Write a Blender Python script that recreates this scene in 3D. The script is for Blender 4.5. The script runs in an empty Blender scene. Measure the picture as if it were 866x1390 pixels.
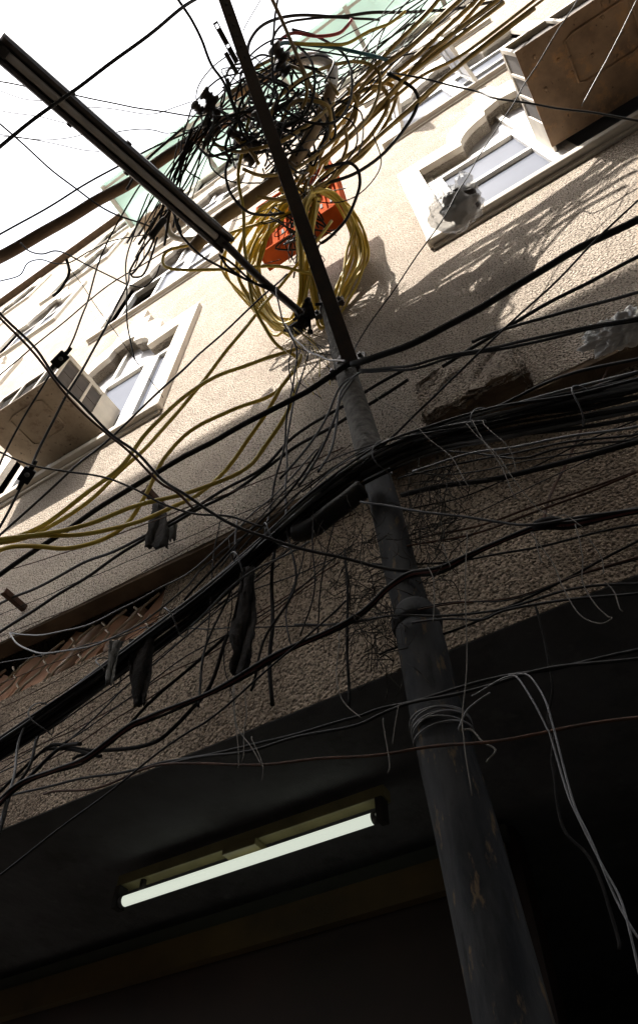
import bpy, bmesh, math, random
from mathutils import Vector, Matrix
from mathutils.geometry import tessellate_polygon
R = random.Random(7)
sc = bpy.context.scene
COL = sc.collection
EYE = Vector((0, 0, 1.6))
F, CX, CY = 937.0, 433.0, 650.0
EL = math.pi/2 - math.atan2(638.0, F); YAW = math.radians(31.9)
HD = Vector((-math.sin(YAW), math.cos(YAW), 0))
FWD = HD*math.cos(EL) + Vector((0, 0, math.sin(EL)))
UP = HD*(-math.sin(EL)) + Vector((0, 0, math.cos(EL)))
RT = Vector((math.cos(YAW), math.sin(YAW), 0))
def ray(u, v): return RT*((u-CX)/F) + UP*((CY-v)/F) + FWD
def at(u, v, t): return EYE + ray(u, v)*t                     # a point t metres deep
def atY(u, v, Y): d = ray(u, v); return EYE + d*(Y/d.y)       # on the vertical plane y = Y
def atZ(u, v, Z): d = ray(u, v); return EYE + d*(Z/d.z)       # at Z above the eye
ZE = EYE.z
WALL, LOW = 1.5, 1.59          # facade planes of the upper storeys and of the mezzanine

# ------------------------------------------------------------------ materials
def mat(name, build):
    m = bpy.data.materials.new(name); m.use_nodes = True
    nt = m.node_tree; b = nt.nodes['Principled BSDF']; build(nt, b); return m
def N(nt, typ, **kw):
    n = nt.nodes.new(typ)
    for k, v in kw.items():
        if k in n.inputs: n.inputs[k].default_value = v
        else: setattr(n, k, v)
    return n
def L(nt, a, b): nt.links.new(a, b)
def pos(nt, obj=False):
    if obj: return N(nt, 'ShaderNodeTexCoord').outputs['Object']
    return N(nt, 'ShaderNodeNewGeometry').outputs['Position']
def noise(nt, vec, scale, detail=4, rough=.55):
    n = N(nt, 'ShaderNodeTexNoise'); n.inputs['Scale'].default_value = scale
    n.inputs['Detail'].default_value = detail; n.inputs['Roughness'].default_value = rough
    L(nt, vec, n.inputs['Vector']); return n.outputs['Fac']
def ramp(nt, fac, stops):
    r = N(nt, 'ShaderNodeValToRGB'); e = r.color_ramp.elements
    while len(e) < len(stops): e.new(.5)
    for i, (p, c) in enumerate(stops):
        e[i].position = p; e[i].color = (c, c, c, 1) if isinstance(c, (int, float)) else (*c, 1)
    L(nt, fac, r.inputs['Fac']); return r.outputs['Color']
def mix(nt, fac, a, b, mode='MIX'):
    m = N(nt, 'ShaderNodeMix', data_type='RGBA', blend_type=mode)
    for i, x in ((0, fac), (6, a), (7, b)):
        if isinstance(x, (int, float)): m.inputs[i].default_value = x
        elif isinstance(x, tuple): m.inputs[i].default_value = (*x, 1)
        else: L(nt, x, m.inputs[i])
    return m.outputs[2]
def bump(nt, b, h, dist, strength=1.0):
    n = N(nt, 'ShaderNodeBump'); n.inputs['Distance'].default_value = dist; n.inputs['Strength'].default_value = strength
    L(nt, h, n.inputs['Height']); L(nt, n.outputs['Normal'], b.inputs['Normal'])
def simple(name, c1, c2=None, rough=.5, scale=12, spec=.5, metal=0, bmp=0, bscale=60, obj=False):
    def f(nt, b):
        v = pos(nt, obj)
        b.inputs['Roughness'].default_value = rough; b.inputs['Metallic'].default_value = metal
        b.inputs['Specular IOR Level'].default_value = spec
        d = c2 or tuple(x*.6 for x in c1)
        L(nt, mix(nt, ramp(nt, noise(nt, v, scale), [(.32, 0), (.68, 1)]), c1, d), b.inputs['Base Color'])
        if bmp: bump(nt, b, noise(nt, v, bscale), bmp)
    return mat(name, f)
def roughcast(name, ca, cb, stain, amount, pit=.14):
    def f(nt, b):
        v = pos(nt)
        b.inputs['Roughness'].default_value = .95; b.inputs['Specular IOR Level'].default_value = .1
        vor = N(nt, 'ShaderNodeTexVoronoi'); vor.inputs['Scale'].default_value = 78
        w = N(nt, 'ShaderNodeVectorMath', operation='ADD')
        nz = N(nt, 'ShaderNodeTexNoise'); nz.inputs['Scale'].default_value = 45
        L(nt, v, nz.inputs['Vector'])
        sc_ = N(nt, 'ShaderNodeVectorMath', operation='SCALE'); sc_.inputs['Scale'].default_value = .02
        L(nt, nz.outputs['Color'], sc_.inputs[0]); L(nt, v, w.inputs[0]); L(nt, sc_.outputs[0], w.inputs[1])
        L(nt, w.outputs[0], vor.inputs['Vector'])
        n1 = noise(nt, v, 92, 3, .6)
        base = mix(nt, ramp(nt, noise(nt, v, 1.3, 6, .6), [(.3, 0), (.7, 1)]), ca, cb)
        base = mix(nt, ramp(nt, noise(nt, v, 7, 6, .65), [(.45, 0), (.68, .55)]), base, tuple(x*.72 for x in cb))
        pit_shade = ramp(nt, n1, [(.40, pit), (.49, 1.0)])  # shade in the hollows of the grain, painted into the base colour
        base = mix(nt, 1.0, base, pit_shade, 'MULTIPLY')
        # streaky grime: stretched vertically
        mp = N(nt, 'ShaderNodeMapping'); mp.inputs['Scale'].default_value = (3, 3, .7); L(nt, v, mp.inputs['Vector'])
        g = ramp(nt, noise(nt, mp.outputs[0], 1.0, 7, .65), [(.42, 0), (.72, amount)])
        base = mix(nt, g, base, stain)
        L(nt, base, b.inputs['Base Color'])
        h = N(nt, 'ShaderNodeMath', operation='ADD')
        h2 = N(nt, 'ShaderNodeMath', operation='MULTIPLY'); h2.inputs[1].default_value = -1.1
        L(nt, vor.outputs['Distance'], h2.inputs[0]); L(nt, n1, h.inputs[0]); L(nt, h2.outputs[0], h.inputs[1])
        bump(nt, b, h.outputs[0], .012, 1.0)
    return mat(name, f)
M = {}
M['wall'] = roughcast('beige_roughcast', (.60, .52, .435), (.53, .45, .37), (.30, .245, .195), .45)
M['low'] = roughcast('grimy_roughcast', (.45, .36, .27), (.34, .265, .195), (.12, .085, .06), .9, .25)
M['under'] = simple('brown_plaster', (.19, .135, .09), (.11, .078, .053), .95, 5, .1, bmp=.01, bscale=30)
M['trim'] = simple('cream_trim', (.66, .61, .54), (.54, .49, .42), .8, 4, .2, bmp=.003, bscale=40)
M['white'] = simple('white_paint', (.70, .69, .67), (.56, .545, .52), .5, 6, .4)
M['frame'] = simple('grey_white_frame', (.62, .60, .55), (.42, .40, .36), .5, 5, .4)
M['pane'] = simple('sky_tinted_glass', (.125, .138, .172), (.10, .11, .14), .3, 1.5, .03)  # blue-grey of the reflected sky put into an opaque base colour
M['paneW'] = simple('pale_glass', (.42, .42, .44), (.34, .34, .37), .4, 2, .05)  # opaque glass tone, paler than the main panes
M['dark'] = simple('interior_shade', (.05, .045, .04), (.03, .03, .028), .9)  # near-black in place of the shade inside rooms and recesses
def minty(nt, b):
    v = pos(nt); c = mix(nt, ramp(nt, noise(nt, v, 1.1), [(.3, 0), (.7, 1)]), (.78, .88, .85), (.70, .83, .79))
    L(nt, c, b.inputs['Base Color']); b.inputs['Roughness'].default_value = .6
    tr = N(nt, 'ShaderNodeBsdfTranslucent'); L(nt, c, tr.inputs['Color']); ms = N(nt, 'ShaderNodeMixShader'); ms.inputs[0].default_value = .6
    L(nt, b.outputs[0], ms.inputs[1]); L(nt, tr.outputs[0], ms.inputs[2]); L(nt, ms.outputs[0], nt.nodes['Material Output'].inputs['Surface'])
M['mint'] = mat('mint_fibreglass', minty)
M['black'] = simple('black_rubber', (.010, .010, .011), (.02, .018, .016), .55, 9, .22)
M['blackmatte'] = simple('dusty_black_rubber', (.022, .02, .018), (.010, .009, .009), .8, 14, .12)
M['greyw'] = simple('grey_plastic_wire', (.11, .11, .11), (.06, .06, .06), .45, 9, .4)
M['thread'] = simple('pale_thread', (.17, .155, .13), (.10, .09, .075), .8, 9)
M['yellow'] = simple('yellow_cable_sheath', (.56, .42, .06), (.42, .30, .04), .5, 7, .4)
M['ochre'] = simple('weathered_ochre_sheath', (.36, .25, .07), (.23, .155, .045), .55, 8, .35)
M['tan'] = simple('tan_conduit', (.34, .25, .15), (.22, .15, .085), .7, 9, .3, bmp=.003, bscale=50)
M['brownpipe'] = simple('brown_conduit', (.14, .09, .055), (.08, .05, .03), .75, 5, .25, bmp=.004, bscale=40)
M['red'] = simple('red_sheath', (.42, .04, .035), (.3, .03, .03), .45)
M['darkred'] = simple('dusty_red_sheath', (.17, .035, .03), (.10, .03, .025), .55)
M['teal'] = simple('teal_sheath', (.03, .14, .17), (.02, .09, .12), .45)
M['rust'] = simple('rusty_iron', (.10, .045, .025), (.045, .028, .02), .8, 18, .3, bmp=.004, bscale=70)
M['silver'] = simple('galvanised_wire', (.20, .195, .195), (.12, .12, .12), .5, 20, .4, metal=.3)
M['iron'] = simple('black_painted_steel', (.02, .018, .017), (.045, .028, .02), .45, 16, .5, bmp=.002, bscale=60)
M['orange'] = simple('orange_plastic', (.50, .10, .028), (.28, .055, .02), .95, 6, .02)
M['acw'] = simple('cream_ac_casing', (.66, .60, .50), (.5, .45, .38), .55, 5, .3)
M['louv'] = simple('dark_louvre', (.03, .026, .022), (.022, .02, .018), .8)
def pan(name, c1, c2, c3):
    def f(nt, b):
        v = pos(nt); b.inputs['Roughness'].default_value = .7; b.inputs['Specular IOR Level'].default_value = .25
        c = mix(nt, ramp(nt, noise(nt, v, 3.2, 7, .65), [(.32, 0), (.66, 1)]), c1, c2)
        c = mix(nt, ramp(nt, noise(nt, v, 9, 6, .7), [(.54, 0), (.66, .85)]), c, c3)
        c = mix(nt, ramp(nt, noise(nt, v, 26, 3, .5), [(.66, 0), (.72, .8)]), c, (.05, .03, .02))
        L(nt, c, b.inputs['Base Color']); bump(nt, b, noise(nt, v, 18, 5), .004)
    return mat(name, f)
M['panR'] = pan('rusty_brown_pan', (.36, .235, .14), (.18, .115, .07), (.40, .22, .10))
M['panL'] = pan('stained_tan_pan', (.40, .32, .235), (.24, .185, .13), (.17, .115, .075))
M['acpanel'] = simple('dusty_brown_panel', (.085, .068, .055), (.05, .04, .034), .8, 7)
M['grill'] = simple('grey_condenser_fins', (.22, .21, .2), (.14, .13, .12), .6, 30)
M['rag'] = simple('black_rag', (.013, .012, .011), (.03, .026, .023), .95, 12, .05, bmp=.01, bscale=40)
M['ragg'] = simple('grey_rag', (.16, .155, .14), (.07, .066, .06), .95, 12, .1, bmp=.01, bscale=40)
M['terra'] = simple('terracotta', (.48, .27, .17), (.36, .20, .125), .85, 6, .2)
M['terrap'] = simple('pale_dusty_clay', (.60, .47, .40), (.45, .34, .28), .9, 6, .2)
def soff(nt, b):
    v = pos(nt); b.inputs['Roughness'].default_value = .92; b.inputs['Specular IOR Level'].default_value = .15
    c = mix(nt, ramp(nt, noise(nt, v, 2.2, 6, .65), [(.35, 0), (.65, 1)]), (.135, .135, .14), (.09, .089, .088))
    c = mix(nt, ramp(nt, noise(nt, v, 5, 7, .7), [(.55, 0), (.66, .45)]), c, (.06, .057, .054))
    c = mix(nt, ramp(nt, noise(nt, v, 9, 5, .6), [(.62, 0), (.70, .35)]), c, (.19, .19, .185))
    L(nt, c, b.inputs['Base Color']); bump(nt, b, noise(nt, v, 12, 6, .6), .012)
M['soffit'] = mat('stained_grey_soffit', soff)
M['ochrepaint'] = simple('ochre_board', (.12, .075, .02), (.06, .04, .015), .7, 3)
M['maroon'] = simple('maroon_board', (.035, .017, .012), (.02, .011, .008), .7, 3)
M['greenpaint'] = simple('dull_green_board', (.045, .048, .035), (.03, .032, .024), .8, 3)
M['asphalt'] = simple('dusty_concrete_paving', (.07, .065, .058), (.05, .047, .042), .9, 3, .2)
M['opp'] = simple('dark_concrete', (.14, .125, .105), (.10, .09, .075), .95, .8, .1)
M['batten'] = simple('yellowed_enamel', (.24, .21, .10), (.17, .145, .07), .5, 9)
M['tubeoff'] = simple('unlit_fluorescent_glass', (.40, .37, .34), (.30, .28, .25), .35, 5)
M['mesh'] = simple('rusty_mesh_wire', (.55, .47, .37), (.36, .28, .2), .8, 12)
M['bagdark'] = simple('dark_rubbish', (.035, .02, .012), (.015, .012, .012), .6, 14)
M['fibre'] = simple('dry_fibre', (.022, .019, .016), (.05, .044, .036), .95, 20, .1)
def pole_mat(nt, b):
    v = pos(nt)
    mp = N(nt, 'ShaderNodeMapping'); mp.inputs['Scale'].default_value = (1, 1, .3); L(nt, v, mp.inputs['Vector'])
    base = mix(nt, ramp(nt, noise(nt, mp.outputs[0], 16, 6, .6), [(.3, 0), (.7, 1)]), (.012, .013, .015), (.052, .052, .052))
    base = mix(nt, ramp(nt, noise(nt, mp.outputs[0], 38, 5, .65), [(.59, 0), (.66, .85)]), base, (.13, .09, .05))
    base = mix(nt, ramp(nt, noise(nt, mp.outputs[0], 30, 3, .5), [(.3, .8), (.37, 0)]), base, (.012, .012, .012))
    L(nt, base, b.inputs['Base Color']); b.inputs['Roughness'].default_value = .7; b.inputs['Specular IOR Level'].default_value = .12
    bump(nt, b, noise(nt, mp.outputs[0], 60, 5, .6), .003)
M['pole'] = mat('weathered_grey_pole_paint', pole_mat)
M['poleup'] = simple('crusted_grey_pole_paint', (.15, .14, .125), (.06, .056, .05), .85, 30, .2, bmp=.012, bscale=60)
def plas(nt, b):
    b.inputs['Base Color'].default_value = (.75, .75, .74, 1); b.inputs['Roughness'].default_value = .25
    b.inputs['Alpha'].default_value = .42
    bump(nt, b, noise(nt, pos(nt), 60, 4, .6), .01)
M['clearbag'] = mat('clear_polythene', plas)
def plasw(nt, b):
    b.inputs['Base Color'].default_value = (.88, .87, .86, 1); b.inputs['Roughness'].default_value = .35; b.inputs['Specular IOR Level'].default_value = .9
    b.inputs['Alpha'].default_value = .97
    bump(nt, b, noise(nt, pos(nt), 45, 4, .6), .012)
M['whitebag'] = mat('white_polythene', plasw)
def glow(nt, b):
    b.inputs['Base Color'].default_value = (.8, .85, .75, 1)
    b.inputs['Emission Color'].default_value = (.87, .94, .80, 1); b.inputs['Emission Strength'].default_value = .245
M['glow'] = mat('lit_fluorescent_glass', glow)

# ------------------------------------------------------------------ helpers
def tag(o, label=None, cat=None, group=None, kind=None):
    if label: o['label'] = label
    if cat: o['category'] = cat
    if group: o['group'] = group
    if kind: o['kind'] = kind
    return o
def empty(name, loc, label, cat, group=None):
    o = bpy.data.objects.new(name, None); COL.objects.link(o); o.location = loc; o.empty_display_size = .1
    return tag(o, label, cat, group)
def link(name, bm, m, parent=None, smooth=False, local=False):
    bmesh.ops.recalc_face_normals(bm, faces=bm.faces)
    me = bpy.data.meshes.new(name); bm.to_mesh(me); bm.free()
    for mm in (m if isinstance(m, (list, tuple)) else [m]): me.materials.append(mm)
    if smooth: me.polygons.foreach_set('use_smooth', [True]*len(me.polygons))
    o = bpy.data.objects.new(name, me); COL.objects.link(o)
    if parent:
        o.parent = parent
        if not local:
            bpy.context.view_layer.update()
            o.matrix_parent_inverse = parent.matrix_world.inverted()
    return o
def box(bm, lo, hi, mi=0, mtx=None):
    v = [bm.verts.new(Vector((x, y, z)) if mtx is None else mtx @ Vector((x, y, z))) for x in (lo[0], hi[0]) for y in (lo[1], hi[1]) for z in (lo[2], hi[2])]
    for f in ((0,1,3,2),(4,6,7,5),(0,4,5,1),(2,3,7,6),(0,2,6,4),(1,5,7,3)):
        bm.faces.new([v[i] for i in f]).material_index = mi
    return v
def bevbox(bm, lo, hi, b=.01, mi=0, mtx=None):
    n = bmesh.new(); box(n, lo, hi, mi, mtx); bmesh.ops.recalc_face_normals(n, faces=n.faces)
    bmesh.ops.bevel(n, geom=list(n.edges), offset=b, segments=2, profile=.6, affect='EDGES')
    me = bpy.data.meshes.new('tmp'); n.to_mesh(me); n.free(); k = len(bm.faces); bm.from_mesh(me); bpy.data.meshes.remove(me)
    bm.faces.ensure_lookup_table()
    for f in bm.faces[k:]: f.material_index = mi
def spline(p, per=6):
    if len(p) < 3: return [p[0].lerp(p[-1], i/8) for i in range(9)]
    q = [p[0]*2-p[1]] + p + [p[-1]*2-p[-2]]; out = []
    for i in range(1, len(q)-2):
        a, b, c, d = q[i-1:i+3]
        n = max(2, per)
        for k in range(n):
            t = k/n; t2 = t*t; t3 = t2*t
            out.append(.5*((2*b)+(c-a)*t+(2*a-5*b+4*c-d)*t2+(3*b-a-3*c+d)*t3))
    out.append(p[-1].copy()); return out
def tube(bm, pts, r, sides=7, closed=False, mi=0):
    n = len(pts); rings = []
    t0 = (pts[1]-pts[0]).normalized()
    a = t0.orthogonal().normalized()
    for i, p in enumerate(pts):
        if closed: t = (pts[(i+1) % n]-pts[i-1])
        else: t = pts[min(i+1, n-1)]-pts[max(i-1, 0)]
        if t.length < 1e-9: t = t0
        t = t.normalized(); a = (a-t*a.dot(t))
        a = a.normalized() if a.length > 1e-6 else t.orthogonal().normalized()
        b = t.cross(a); rr = r[i] if isinstance(r, (list, tuple)) else r
        rings.append([bm.verts.new(p+(a*math.cos(k*2*math.pi/sides)+b*math.sin(k*2*math.pi/sides))*rr) for k in range(sides)])
    m = n if closed else n-1
    for i in range(m):
        A, B = rings[i], rings[(i+1) % n]
        for k in range(sides):
            f = bm.faces.new((A[k], A[(k+1) % sides], B[(k+1) % sides], B[k])); f.material_index = mi; f.smooth = True
    if not closed:
        for q in (rings[0], rings[-1]):
            f = bm.faces.new(q); f.material_index = mi
def P3(pts, Y=None, t=None):
    out = []; n = len(pts)
    for i, p in enumerate(pts):
        s = i/max(1, n-1)
        if len(p) == 3: out.append(at(*p))
        elif Y is not None: out.append(atY(p[0], p[1], Y if not isinstance(Y, tuple) else Y[0]+(Y[1]-Y[0])*s))
        else: out.append(at(p[0], p[1], t if not isinstance(t, tuple) else t[0]+(t[1]-t[0])*s))
    return out
def wobble(p, amt):
    return [q + Vector((R.gauss(0, 1), R.gauss(0, 1), R.gauss(0, 1)))*amt for q in p]
def cable(name, label, pts, r, m, Y=None, t=None, group=None, cat='cable', wob=0.0025, sides=7, per=7):
    p = spline(P3(pts, Y, t), per)
    if wob:
        ph = [R.random()*6 for _ in range(3)]; d = 0
        for i in range(1, len(p)-1):
            d += (p[i]-p[i-1]).length
            p[i] = p[i] + Vector((math.sin(d*17+ph[0]), math.sin(d*13+ph[1]), math.sin(d*21+ph[2])))*wob
    bm = bmesh.new(); tube(bm, p, r, sides)
    return tag(link(name, bm, M[m]), label, cat, group)
def lathe(bm, prof, a, b, sides=20, mi=0):
    """prof: (fraction along a->b, radius)"""
    ax = (b-a); u = ax.normalized().orthogonal().normalized(); w = ax.normalized().cross(u); rings = []
    for s, r in prof:
        rings.append([bm.verts.new(a+ax*s+(u*math.cos(k*2*math.pi/sides)+w*math.sin(k*2*math.pi/sides))*r) for k in range(sides)])
    for A, B in zip(rings, rings[1:]):
        for k in range(sides):
            f = bm.faces.new((A[k], A[(k+1) % sides], B[(k+1) % sides], B[k])); f.smooth = True; f.material_index = mi
    bm.faces.new(rings[0]); bm.faces.new(rings[-1])
def ringpoly(outer, holes):
    tri = tessellate_polygon([[Vector((x, z, 0)) for x, z in outer]] + [[Vector((x, z, 0)) for x, z in h] for h in holes])
    allp = list(outer)+[p for h in holes for p in h]
    return allp, tri
def slab(bm, outer, holes, y0, y1, mi=0, back=False):
    """a plate in the x-z plane with holes, front at y0, edges running back to y1"""
    allp, tri = ringpoly(outer, holes)
    v = [bm.verts.new((x, y0, z)) for x, z in allp]
    w = [bm.verts.new((x, y1, z)) for x, z in allp]
    for t in tri:
        try: bm.faces.new([v[i] for i in t]).material_index = mi
        except ValueError: pass
        if back:
            try: bm.faces.new([w[i] for i in reversed(t)]).material_index = mi
            except ValueError: pass
    k = 0
    for loop in [outer]+list(holes):
        n = len(loop)
        for i in range(n):
            a, b = k+i, k+(i+1) % n
            bm.faces.new((v[a], v[b], w[b], w[a])).material_index = mi
        k += n

# ------------------------------------------------------------------ ground and the far side of the alley
bm = bmesh.new(); q = [bm.verts.new(p) for p in ((-400,-400,0),(400,-400,0),(400,400,0),(-400,400,0))]; bm.faces.new(q)
tag(link('ground', bm, M['asphalt']), kind='structure')
opp = empty('opposite_building', (-3, -4, 0), 'dark concrete building across the alley with a roofline stepped to shape the shade', 'building')
bm = bmesh.new()
HL = 3.74 + ZE + (1.5+3.0)*1.445; HR = 3.02 + ZE + (1.5+3.0)*1.445
box(bm, (-30, -11, 0), (-6.3, -3, 4.2)); box(bm, (-6.297, -11, 0), (-.95, -3, HL)); box(bm, (-.947, -11, 0), (1.9, -3, HR)); box(bm, (1.903, -11, 0), (14, -3, HR+4.5))  # unseen; left end kept low to admit sky, tall right end added to darken
box(bm, (-1.45, -3.9, HL+.003), (-.85, -3.02, HL+.20)); link('wall', bm, M['opp'], opp)  # unseen roof block added only to raise the shade on the facade
bm = bmesh.new()
for k in range(6):
    for j in range(2):
        x = -5.8+k*3.1; box(bm, (x, -3.05, 3.2+j*3.6), (x+1.6, -2.996, 5.0+j*3.6))
link('shutter', bm, M['louv'], opp)

# ------------------------------------------------------------------ the apartment building
bld = empty('apartment_building', (-6, 1.6, 0), 'tall beige roughcast apartment building with arched white windows', 'building')
def zb(x): return 2.475-.048*max(-4.5, min(3, x))       # the step runs a little off level
half_out = [(-1.08,4.66),(-1.08,6.80),(-.57,6.78),(-.56,6.92),(-.53,7.06),(-.46,7.19),(-.37,7.28),(-.25,7.35),(-.24,7.62),(-.11,7.67),(-.09,7.98),(0,8.04)]
half_in = [(-.90,4.70),(-.90,6.48),(-.50,6.42),(-.49,6.54),(-.45,6.66),(-.38,6.78),(-.29,6.87),(-.18,6.93),(-.15,7.10),(0,7.18)]
def mirror(h): return h + [(-x, z) for x, z in reversed(h[:-1])]
OUT, INN = mirror(half_out), mirror(half_in)
SILL0, PITCH, BAY = 4.69, 3.9, 4.43
cols = [1.02-BAY*k for k in range(-1, 6)]; floors = range(5)
XL, XR, ZT = -24.5, 8.0, 24.4
bm = bmesh.new(); Z = ZE
zs = [2.52]+[2.52+1.9+PITCH*k for k in range(0, 6)]
for j in floors:
    z0 = 2.52 if j == 0 else 4.3+PITCH*j; z1 = min(4.3+PITCH*(j+1), ZT) if j < 4 else ZT
    for k, c in enumerate(cols):
        x0 = c-BAY/2 if k < len(cols)-1 else XL; x1 = c+BAY/2 if k else XR
        h = [(c+x, z+PITCH*j+Z) for x, z in INN]
        allp, tri = ringpoly([(x0,z0+Z),(x0,z1+Z),(x1,z1+Z),(x1,z0+Z)], [h])
        v = [bm.verts.new((x, WALL, z)) for x, z in allp]
        for t in tri: bm.faces.new([v[i] for i in t])
        w = [bm.verts.new((x, WALL+.2, z)) for x, z in h]; n = len(h)
        for i in range(n):
            bm.faces.new((v[4+i], v[4+(i+1) % n], w[(i+1) % n], w[i]))
# left flank and top
for a, b, c, d in (((XL,WALL,2.52+Z),(XL,WALL,ZT+Z),(XL,12,ZT+Z),(XL,12,2.52+Z)), ((XR,WALL,2.52+Z),(XR,12,2.52+Z),(XR,12,ZT+Z),(XR,WALL,ZT+Z)), ((XL,WALL,ZT+Z),(XR,WALL,ZT+Z),(XR,12,ZT+Z),(XL,12,ZT+Z))):
    bm.faces.new([bm.verts.new(p) for p in (a, b, c, d)])
for v in bm.verts:
    if abs(v.co.z-2.52-Z) < .01: v.co.z = zb(v.co.x)+Z
link('wall', bm, M['wall'], bld)
bm = bmesh.new(); box(bm, (XL+.1, 2.3, 2.6+Z), (XR-.1, 2.32, ZT-.1+Z)); link('dark_backing', bm, M['dark'], bld)  # dark sheet added behind the openings to read as unlit rooms
bm = bmesh.new(); box(bm, (XL+.1, 11.8, 0), (XR-.1, 11.9, ZT-.1+Z)); box(bm, (XL+.1, LOW+.6, 2.9+Z), (XR-.1, 11.79, 3.0+Z)); link('back_wall', bm, M['dark'], bld)
# roof edge: a thin brown overhanging slab
bm = bmesh.new(); box(bm, (XL-.3, WALL-.22, ZT+.003+Z), (XR, 12.2, ZT+.22+Z)); link('roof', bm, M['brownpipe'], bld)
# step between the storeys: brown underside
bm = bmesh.new(); xs_ = [XL, -4.5, -3, -1.5, 0, 1.5, 3, XR]
rows_ = [[bm.verts.new((x, y, zb(x)+dz_+Z)) for x in xs_] for y, dz_ in ((WALL+.003, .004), (WALL+.006, -.03), (LOW+.008, -.028), (LOW+.008, .30))]
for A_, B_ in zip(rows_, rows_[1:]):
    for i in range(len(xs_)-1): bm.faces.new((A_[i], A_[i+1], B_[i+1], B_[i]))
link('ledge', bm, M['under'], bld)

def win_parts(c, j, stile, panes, parent, special=False):
    """one arched window: surround, sill, frame bars, glass"""
    dz = PITCH*j+Z
    S = lambda pts: [(c+x, z+dz) for x, z in pts]
    bm = bmesh.new()
    slab(bm, S(OUT), [S(INN)], WALL-.055, WALL+.12)
    w = link('window', bm, M['trim'], parent)
    bm = bmesh.new(); bevbox(bm, (c-1.09, WALL-.065, 4.60+dz), (c+1.09, WALL+.15, 4.655+dz), .012)
    bevbox(bm, (c-1.07, WALL-.02, 4.55+dz), (c+1.07, WALL+.1, 4.598+dz), .008)
    link('sill', bm, M['trim'], w)
    yf = WALL+.05
    bm = bmesh.new()
    for lo, hi in (((-.90,4.70),(-.82,6.48)),((.82,4.70),(.90,6.48)),((-.82,4.70),(.82,4.78)),((-.82,6.27),(.82,6.37))):
        bevbox(bm, (c+lo[0], yf, lo[1]+dz), (c+hi[0], yf+.07, hi[1]+dz), .008)
    bevbox(bm, (c-.08, yf+.002, 6.372+dz), (c-.03, yf+.06, 7.15+dz), .006)
    link('frame', bm, M['frame'], w)
    bm = bmesh.new()
    # glass of the fanlight
    allp, tri = ringpoly(S([p for p in INN if p[1] > 6.2][:0] or ([(-.9, 6.372)] + [p for p in INN if p[1] > 6.4] + [(.9, 6.372)])), [])
    v = [bm.verts.new((x, yf+.045, z)) for x, z in allp]
    for t in tri: bm.faces.new([v[i] for i in t])
    link('fanlight_pane', bm, M['paneW'], w)
    x0 = -.82
    for kind, x1 in panes:
        if kind != 'open':
            bm = bmesh.new(); e = .055
            for lo, hi in (((x0,4.782),(x0+e,6.268)),((x1-e*(2.2 if x1 == stile else 1),4.782),(x1,6.268)),((x0+e,4.782),(x1-e*(2.2 if x1 == stile else 1),4.84)),((x0+e,6.21),(x1-e*(2.2 if x1 == stile else 1),6.268))):
                bevbox(bm, (c+lo[0], yf-.012, lo[1]+dz), (c+hi[0], yf+.045, hi[1]+dz), .006)
            if kind == 'bar': bevbox(bm, (c+x0+e, yf-.01, 5.57+dz), (c+x1-e, yf+.04, 5.63+dz), .006)
            link('sash', bm, M['white'], w)
            bm = bmesh.new(); y = yf+.022; q = [bm.verts.new((c+a, y, b+dz)) for a, b in ((x0+.02,4.8),(x1-.02,4.8),(x1-.02,6.25),(x0+.02,6.25))]; bm.faces.new(q)
            link('pane', bm, M['pane'], w)
        x0 = x1
    return w
def open_sash(w, c, j, hx, side, ang, wd=.5):
    """a casement swung out over the street, hinged at hx"""
    dz = PITCH*j+Z; mt = Matrix.Translation((c+hx, WALL-.02, dz)) @ Matrix.Rotation(ang*side, 4, 'Z')
    bm = bmesh.new(); s = -side; e = .05
    def bb(a, b, z0, z1): bevbox(bm, (min(a*s, b*s), -.02, z0), (max(a*s, b*s), .02, z1), .006, 0, mt)
    bb(0, e, 4.8, 6.24); bb(wd-e, wd, 4.8, 6.24); bb(e, wd-e, 4.8, 4.86); bb(e, wd-e, 6.18, 6.24); bb(e, wd-e, 5.55, 5.6)
    o = link('open_sash', bm, M['white'], w)
    bm = bmesh.new(); box(bm, (min(.02*s, (wd-.02)*s), -.004, 4.82), (max(.02*s, (wd-.02)*s), .004, 6.2), 0, mt)
    link('open_sash_pane', bm, M['paneW'], w)
for j in floors:
    for k, c in enumerate(cols):
        if k == 0 and j > 2: continue
        if j == 0 and k == 1: pn, st = [('bar', -.02), ('plain', .82)], -.02
        elif j == 0 and k == 2: pn, st = [('plain', -.1), ('plain', .57), ('plain', .82)], .57
        elif (j + k) % 3 == 0: pn, st = [('open', -.25), ('plain', .3), ('bar', .82)], .3
        elif (j + k) % 3 == 1: pn, st = [('open', -.3), ('plain', .3), ('open', .82)], .3
        else: pn, st = [('plain', -.02), ('bar', .82)], -.02
        w = win_parts(c, j, st, pn, bld)
        if j == 1 and k == 1:
            open_sash(w, c, j, -.82, -1, 1.25, .55); open_sash(w, c, j, .1, 1, 1.35, .55)

# mint-green projecting balcony under the top storeys
bm = bmesh.new(); ZB = 18.6+Z
xl = atZ(158, 284, 18.6).x
for x0, x1 in ((xl, -3.35), (-3.347, 6.0)):
    box(bm, (x0, .22, ZB), (x1, WALL-.06, ZB+.14)); box(bm, (x0, .22, ZB+.143), (x1, .30, ZB+1.1))
box(bm, (xl, .303, ZB+.143), (xl+.08, WALL-.06, ZB+1.1))
bal = link('balcony', bm, M['mint'], bld)
bm = bmesh.new()
for x in (xl+.1, -3.9, -2.6, -1.4, .5, 2.4, 4.3):
    box(bm, (x-.05, .25, ZB-.09), (x+.05, WALL-.07, ZB-.003))
box(bm, (xl+.05, .30, ZB-.062), (5.9, .36, ZB-.005))
link('support_beam', bm, M['frame'], bal)

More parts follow.
